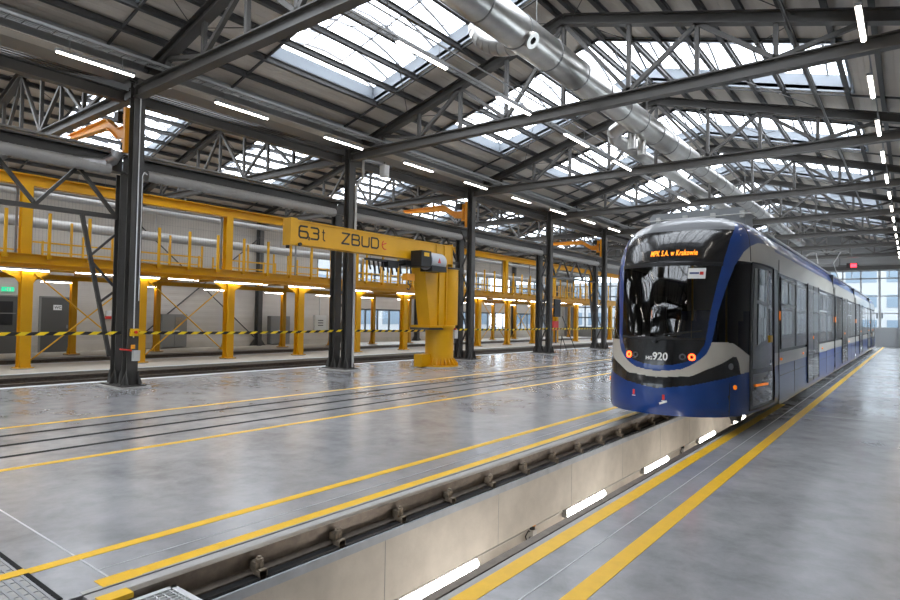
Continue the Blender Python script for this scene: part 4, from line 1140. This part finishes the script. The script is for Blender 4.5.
# body sections
ZR = [.22, .28, .4, .6, .95, 1.18, 2.0, 2.66, 2.9, 3.05, 3.13, 3.18, 3.30, 3.40, 3.42, 3.50, 3.56, 3.59]
def sect(name, z0, z1, y0, y1, m):
    zz = [z for z in ZR if z0 - 1e-6 <= z <= z1 + 1e-6]
    for s in (-1, 1):
        mb = MB()
        vs = []
        for z in zz:
            w = smz(max(z, .4))[1]
            vs += [(XC + s * 1.2 * w, y0, z), (XC + s * 1.2 * w, y1, z)]
        fs = [(2 * i, 2 * i + 1, 2 * i + 3, 2 * i + 2) if s > 0 else (2 * i + 2, 2 * i + 3, 2 * i + 1, 2 * i) for i in range(len(zz) - 1)]
        mb.add(vs, fs, True)
        mb.build(name, m, tram, fix=False)
SECT = [(12.53, 22.68), (22.92, 31.73), (31.97, 43.9), (44.14, 48.96)]
DOORS = [(16.35, 18.45), (25.3, 27.4), (34.3, 36.4), (41.2, 43.2), (45.6, 47.6)]
WINS = [(12.75, 14.45, 1), (14.6, 16.15, 0), (18.65, 20.35, 1), (20.5, 22.35, 0), (23.2, 25.1, 0), (27.6, 29.4, 1), (29.55, 31.4, 0), (32.3, 34.1, 0), (36.6, 38.7, 1), (38.85, 41.0, 0), (44.4, 45.4, 0), (47.8, 48.8, 0)]
for a, b in SECT:
    sect('lower_skirt', .22, .95, a, b, 'tblue'); sect('white_band', .95, 1.18, a, b, 'tcream'); sect('window_band', 1.18, 2.66, a, b, 'tblack')
    sect('cream_panel', 2.66, 3.05, a, b, 'tcream'); sect('blue_roof_edge', 3.05, 3.40, a, b, 'tblue'); sect('roof_skin', 3.40, 3.59, a, b, 'tgrey')
    for s in (-1, 1):   # panel joints
        pj = MB()
        for y in (a + .01, b - .01): pj.box(XC + s * 1.196, XC + s * 1.204, y - .012, y + .012, .30, 2.9)
        pj.build('panel_joint', 'black', tram)
for (a, b) in ((22.68, 22.92), (31.73, 31.97), (43.9, 44.14)):
    mb = MB(); mb.box(XC - 1.12, XC + 1.12, a, b, .32, 3.25)
    for i in range(4): mb.box(XC - 1.16, XC + 1.16, a + .06 * i + .015, a + .06 * i + .045, .32, 3.3)
    mb.build('bellows', 'black', tram)
for s in (-1, 1):
    xs = XC + s * 1.19
    for y0, y1, op in WINS:
        w = MB(); w.box(xs, xs + s * .016, y0, y1, 1.24, 2.60); wo = w.build('side_window', 'tglass', tram)
        f = MB(); f.box(xs + s * .016, xs + s * .022, y0, y0 + .035, 1.24, 2.6); f.box(xs + s * .016, xs + s * .022, y1 - .035, y1, 1.24, 2.6)
        if op: f.box(xs + s * .016, xs + s * .026, y0, y1, 2.05, 2.09); f.box(xs + s * .016, xs + s * .026, y0, y1, 2.54, 2.58); f.box(xs + s * .016, xs + s * .026, (y0 + y1) / 2 - .02, (y0 + y1) / 2 + .02, 2.09, 2.54)
        f.build('window_frame', 'lframe', wo)
    for y0, y1 in DOORS:
        d = MB(); d.box(xs - s * .05, xs + s * .02, y0, y1, .33, 2.66); do = d.build('door', 'tdoor', tram)
        g_ = MB(); m_ = (y0 + y1) / 2
        for a, b in ((y0 + .08, m_ - .05), (m_ + .05, y1 - .08)): g_.box(xs + s * .02, xs + s * .03, a, b, .95, 2.55); 
        g_.build('door_glass', 'tglass', do)
        g2 = MB()
        for a, b in ((y0 + .08, m_ - .05), (m_ + .05, y1 - .08)): g2.box(xs + s * .02, xs + s * .028, a, b, .42, .88)
        g2.build('lower_door_glass', 'tglass', do)
        e = MB(); e.box(xs + s * .02, xs + s * .034, y0 - .02, y0 + .02, .33, 2.68); e.box(xs + s * .02, xs + s * .034, y1 - .02, y1 + .02, .33, 2.68); e.box(xs + s * .02, xs + s * .03, m_ - .015, m_ + .015, .33, 2.66)
        e.build('door_seal', 'black', do)
        MB().box(xs + s * .03, xs + s * .04, m_ - .13, m_ - .07, 1.35, 1.42).build('door_button', 'amber', do)
    for y in (14.4, 20.4, 29.5, 38.8): MB().box(xs + s * .008, xs + s * .0125, y - .006, y + .006, .30, .94).build('skirt_joint', 'black', tram)
    for a, b in ((12.7, 16.2), (18.7, 22.4), (23.2, 25.1), (27.7, 31.5), (36.6, 41.0)): MB().box(xs + s * .008, xs + s * .0125, a, b, .74, .752).build('skirt_joint', 'black', tram)
    for y in (12.78, 15.7, 19.4, 28.4): MB().box(xs + s * .004, xs + s * .022, y - .05, y + .05, 1.03, 1.07).build('side_marker_lamp', 'amber', tram)
    for y in (12.62, 22.45, 23.1, 31.5, 32.2, 43.7): MB().box(xs + s * .0, xs + s * .02, y - .02, y + .02, 1.78, 1.95).build('side_reflector', 'amber', tram)  # reflector strips given a faint glow of their own
    # cab door glass and frame
    mb = MB()
    for (za, zb_) in ((.98, 2.62), (.40, .90)):
        n = 10
        for i in range(n):
            u0 = 10.25 + (13.6 - 10.25) * i / n; u1 = 10.25 + (13.6 - 10.25) * (i + 1) / n
            zz = [za + (zb_ - za) * q / 6 for q in range(7)]
            for q in range(6):
                P = [tpoint(s * u, z, .006) for u, z in ((u0, zz[q]), (u1, zz[q]), (u1, zz[q + 1]), (u0, zz[q + 1]))]
                mb.add(P if s > 0 else P[::-1], [(0, 1, 2, 3)], True)
    mb.build('cab_door_glass', 'tglass', tram, fix=False)
    mb = MB()
    for u in (9.8, 13.95):
        for q in range(12):
            z0 = .33 + 2.37 * q / 12; z1 = .33 + 2.37 * (q + 1) / 12
            mb.bar(tpoint(s * u, z0, .004), tpoint(s * u, z1, .004), .03, .02)
    for z in (.34, 2.70):
        for q in range(6): mb.bar(tpoint(s * (9.8 + 4.15 * q / 6), z, .004), tpoint(s * (9.8 + 4.15 * (q + 1) / 6), z, .004), .02, .03)
    mb.build('cab_door_seal', 'black', tram)
    mb = MB()
    mb.bar(tpoint(s * 13.0, 1.45, .015), tpoint(s * 13.5, 1.45, .015), .02, .12); mb.build('door_button_plate', 'yline', tram)
    mb = MB(); mb.bar(tpoint(s * 10.7, .72, .02), tpoint(s * 12.7, .70, .02), .012, .035); mb.build('step_lamp', 'amber', tram)
    mb = MB(); c = tpoint(s * 7.05, 1.05, 0); n_ = (tpoint(s * 7.05, 1.05, 1) - c); mb.tube(c, c + n_ * .015, .05, 20); mb.build('fog_lamp', 'greylamp', tram)
    mb = MB(); c = tpoint(s * 7.6, .73, 0); n_ = (tpoint(s * 7.6, .73, 1) - c); mb.tube(c, c + n_ * .018, .035, 16); mb.build('turn_lamp', 'amber', tram)
    # coupler flap
    mb = MB(); P = [tpoint(s * u, z, .004) for u, z in ((5.5, .50), (6.9, .36), (6.9, .62))]; mb.add(P if s > 0 else P[::-1], [(0, 1, 2)]); mb.build('coupler_opening', 'black', tram, fix=False)
    # headlights
    for dx, m_, r in ((.49, 'redlamp', .052), (.365, 'greylamp', .05)):
        u = u_of_dx(dx) * s; c = tpoint(u, 1.185, 0); n_ = (tpoint(u, 1.185, 1) - c)
        MB().ring(c, n_, r * .55, r, .012, 24).build('tail_lamp' if dx > .4 else 'marker_lamp', m_, tram)
    # roof edge pipes
    MB().path([(XC + s * .98, 12.6, 3.40), (XC + s * .98, 48, 3.40)], .03, 8).build('roof_pipe', 'galv', tram)
# seams on the front: split line of the skirt, body joint at the A pillar
mb = MB()
for q in range(14):
    z0 = .30 + .5 * q / 14; z1 = .30 + .5 * (q + 1) / 14; mb.bar(tpoint(6.95, z0, .002), tpoint(6.95, z1, .002), .012, .006); mb.bar(tpoint(-6.95, z0, .002), tpoint(-6.95, z1, .002), .012, .006)
for q in range(12):
    z0 = 2.72 + .68 * q / 12; z1 = 2.72 + .68 * (q + 1) / 12; mb.bar(tpoint(9.5, z0, .002), tpoint(9.5, z1, .002), .012, .006); mb.bar(tpoint(-9.5, z0, .002), tpoint(-9.5, z1, .002), .012, .006)
mb.build('body_seam', 'black', tram)
# sill line between windscreen and visor, and dark frame bead
for z, h in ((2.64, .06), (1.46, .035)):
    mb = MB()
    a_ = lerpt(z, INN)[0]
    for i in range(24):
        u0 = -a_ + 2 * a_ * i / 24; u1 = -a_ + 2 * a_ * (i + 1) / 24; mb.bar(tpoint(u0, z, .004), tpoint(u1, z, .004), .01, h)
    mb.build('windscreen_bead', 'black', tram)
# lettering
def onfront(dx0, z0, off, zs=1.):
    return lambda a, b: tpoint(u_of_dx(dx0 + a), z0 + b * zs, off)
text_mesh('MPK S.A. w Krakowie', .13, 'led', onfront(-.28, 2.785, .012, 1.0), 'destination_text', tram, .002, 1.06, .60)
text_mesh('HG', .075, 'white', onfront(-.185, 1.125, .006), 'fleet_letters', tram, .003)
text_mesh('920', .165, 'white', onfront(-.075, 1.125, .006), 'fleet_number', tram, .004, 1.0, .95)
# card behind the screen glass
mb = MB()
def patch(mb, dx0, dx1, z0, z1, off, n=4):
    for i in range(n):
        a = dx0 + (dx1 - dx0) * i / n; b = dx0 + (dx1 - dx0) * (i + 1) / n
        mb.add([tpoint(u_of_dx(a), z0, off), tpoint(u_of_dx(b), z0, off), tpoint(u_of_dx(b), z1, off), tpoint(u_of_dx(a), z1, off)], [(0, 1, 2, 3)])
    return mb
card = patch(mb, .36, .60, 2.40, 2.57, .008).build('paper_card', 'white', tram, fix=False)
patch(MB(), .38, .51, 2.475, 2.50, .012, 2).build('blue_print', 'tblue', card, fix=False); patch(MB(), .52, .57, 2.46, 2.51, .012, 1).build('red_print', 'red', card, fix=False)
for dx, z in ((-.36, .60), (.12, .56)):
    patch(MB(), dx - .018, dx + .018, z - .035, z + .04, .006, 1).build('towing_mark', 'red', tram, fix=False)
    patch(MB(), dx - .03, dx + .03, z - .06, z - .048, .006, 1).build('towing_mark_line', 'white', tram, fix=False)
mb = MB(); 
for a, b in ((.06, .10), (.10, .14), (.14, .17)): mb.bar(tpoint(u_of_dx(a), .46 + (a - .06) * .4, .008), tpoint(u_of_dx(b), .46 + (b - .06) * .4, .008), .01, .03)
mb.build('white_sticker', 'white', tram)
# wiper
mb = MB(); mb.bar(tpoint(u_of_dx(-.05), 1.42, .03), tpoint(u_of_dx(.42), 1.56, .035), .02, .025); mb.bar(tpoint(u_of_dx(.1), 1.52, .03), tpoint(u_of_dx(.6), 1.58, .03), .012, .02); mb.tube(tpoint(u_of_dx(-.05), 1.42, 0), tpoint(u_of_dx(-.05), 1.42, .05), .03, 10)
mb.build('wiper', 'black', tram)
# interior
MB().box(XC - 1.0, XC + 1.0, 10.6, 48.9, .36, .42).build('interior_floor', 'tint', tram)
MB().box(XC - .95, XC + .95, 14.3, 14.34, .42, 3.0).build('cab_bulkhead', 'tint', tram)
MB().prism([(10.0, .45), (10.6, .45), (10.6, 1.15), (10.35, 1.30), (9.85, 1.22), (9.75, 1.0)], 'x', XC - .62, XC + .62).build('dashboard', 'tint', tram)
MB().box(XC - .95, XC + .95, 10.6, 14.3, 3.12, 3.16).build('cab_ceiling', 'tcream', tram)
for dx, y in ((-.55, 12.6), (.05, 11.5), (.62, 12.7)):
    s_ = MB(); s_.box(XC + dx - .23, XC + dx + .23, y, y + .45, .85, .98); s_.box(XC + dx - .23, XC + dx + .23, y + .38, y + .50, .98, 1.75); s_.box(XC + dx - .14, XC + dx + .14, y + .40, y + .48, 1.75, 1.95); s_.box(XC + dx - .08, XC + dx + .08, y + .1, y + .3, .42, .85)
    s_.build('seat', 'seat', tram)
for dx in (-.35, .3, .75): MB().tube((XC + dx, 12.2 + abs(dx), .42), (XC + dx, 12.2 + abs(dx), 3.1), .02, 8).build('grab_pole', 'yellow', tram)
# underframe and bogies
MB().box(XC - .95, XC + .95, 10.2, 51.3, .24, .34).build('underframe', 'black', tram)
for y in (12.2, 19.6, 27.4, 34.2, 42.3, 49.2):
    b_ = MB()
    b_.box(XC - .95, XC - .80, y - 1.1, y + 1.1, .16, .34); b_.box(XC + .80, XC + .95, y - 1.1, y + 1.1, .16, .34)
    bo = b_.build('bogie', 'black', tram)
    for dy in (-.85, .85):
        for s in (-1, 1): MB().tube((XC + s * .66, y + dy, .30), (XC + s * .79, y + dy, .30), .29, 24).build('wheel', 'steel', bo)
# roof equipment
def rbox(y0, y1, hw, z0, z1, m, nm, xo=0.):
    o = MB().prism([(XC + xo - hw, z0), (XC + xo + hw, z0), (XC + xo + hw, z1 - .06), (XC + xo + hw - .06, z1), (XC + xo - hw + .06, z1), (XC + xo - hw, z1 - .06)], 'y', y0, y1).build(nm, m, tram); return o
eq = rbox(11.75, 12.4, .86, 3.50, 3.82, 'acbox', 'air_conditioner', -.08)
k_ = MB()
for i in range(4): k_.box(XC - .8 + i * .5, XC - .72 + i * .5, 11.69, 11.76, 3.62, 3.74)
k_.tube((XC - .95, 11.69, 3.68), (XC + .95, 11.69, 3.68), .012, 6); k_.build('latch_rail', 'conduit', eq)
rbox(15.4, 18.4, .62, 3.50, 3.70, 'lightbox', 'roof_container'); rbox(19.2, 22.0, .62, 3.50, 3.70, 'lightbox', 'roof_container')
rbox(23.6, 26.8, .62, 3.50, 3.70, 'lightbox', 'roof_container'); rbox(27.5, 31.0, .62, 3.50, 3.70, 'lightbox', 'roof_container'); rbox(36.5, 43, .62, 3.50, 3.70, 'lightbox', 'roof_container')
rbox(14.8, 15.2, .2, 3.5, 3.75, 'greybox', 'resistor_box', .5)
# pantograph
pb = MB(); y = 33.6
pb.box(XC - .6, XC + .6, y - .7, y + .7, 3.62, 3.70); po = pb.build('pantograph_base', 'greybox', tram)
p_ = MB()
for s in (-1, 1):
    p_.tube((XC + s * .45, y + .5, 3.7), (XC + s * .30, y - .8, 4.5), .025, 8); p_.tube((XC + s * .30, y - .8, 4.5), (XC + s * .5, y + .3, 5.15), .02, 8)
p_.tube((XC - .3, y - .8, 4.5), (XC + .3, y - .8, 4.5), .02, 8); p_.build('pantograph_arm', 'greybox', po)
h_ = MB()
for dy in (0, .35):
    h_.path([(XC - .95, y + .1 + dy, 4.98), (XC - .7, y + .1 + dy, 5.16), (XC + .7, y + .1 + dy, 5.16), (XC + .95, y + .1 + dy, 4.98)], .02, 8)
h_.build('collector_head', 'greybox', po)
# red signal under the roof at the far end
t = thing('signal_lamp', (-3.5, 55, 6.1), 'small red signal lamp on a bar high in front of the end gate', 'lamp')
MB().box(-4.5, -3.15, 55.7, 55.8, 6.22, 6.30).build('mounting_bar', 'steel', t)
MB().box(-3.95, -3.25, 55.6, 55.8, 6.05, 6.45).build('lamp_body', 'black', t)
MB().box(-3.68, -3.30, 55.55, 55.6, 6.12, 6.38).build('red_lens', 'signal', t)
MB().tube((-4.4, 55.75, 6.3), (-4.4, 55.75, 7.2), .03, 6).build('hanger', 'steel', t)

# ------------------------------------------------------------------ light, sky, camera
w = bpy.data.worlds.new('World'); SC.world = w; w.use_nodes = True
bg = w.node_tree.nodes['Background']; bg.inputs[0].default_value = (.96, .97, 1.0, 1); bg.inputs[1].default_value = SKY_STR
cam = bpy.data.cameras.new('camera'); cam.sensor_width = 36; cam.lens = 24; cam.clip_start = .05; cam.clip_end = 400
co = bpy.data.objects.new('camera', cam); COL.objects.link(co)
f = 600.
d1 = Vector((461, 25, f)); d2 = Vector((-784, 5, f))
Yw = d1.normalized(); Zw = d1.cross(d2).normalized()
if Zw.y > 0: Zw = -Zw
Xw = Yw.cross(Zw)
if Xw.x < 0: Xw = -Xw
right = Vector((Xw.x, Yw.x, Zw.x)); down = Vector((Xw.y, Yw.y, Zw.y)); fwd = Vector((Xw.z, Yw.z, Zw.z))
mt = Matrix((( right.x, -down.x, -fwd.x, 0), (right.y, -down.y, -fwd.y, 0), (right.z, -down.z, -fwd.z, H), (0, 0, 0, 1)))
co.matrix_world = mt
SC.camera = co
SC.view_settings.view_transform = 'Standard'; SC.view_settings.look = 'None'; SC.view_settings.gamma = 1; SC.view_settings.use_curve_mapping = False
SC.view_settings.exposure = EXPO
SC.cycles.max_bounces = 10; SC.cycles.diffuse_bounces = 5; SC.cycles.glossy_bounces = 5; SC.cycles.transparent_max_bounces = 16
SC.cycles.use_denoising = True
try: SC.cycles.denoiser = 'OPENIMAGEDENOISE'
except Exception: pass
SC.cycles.sample_clamp_indirect = 6
SC.cycles.use_adaptive_sampling = False
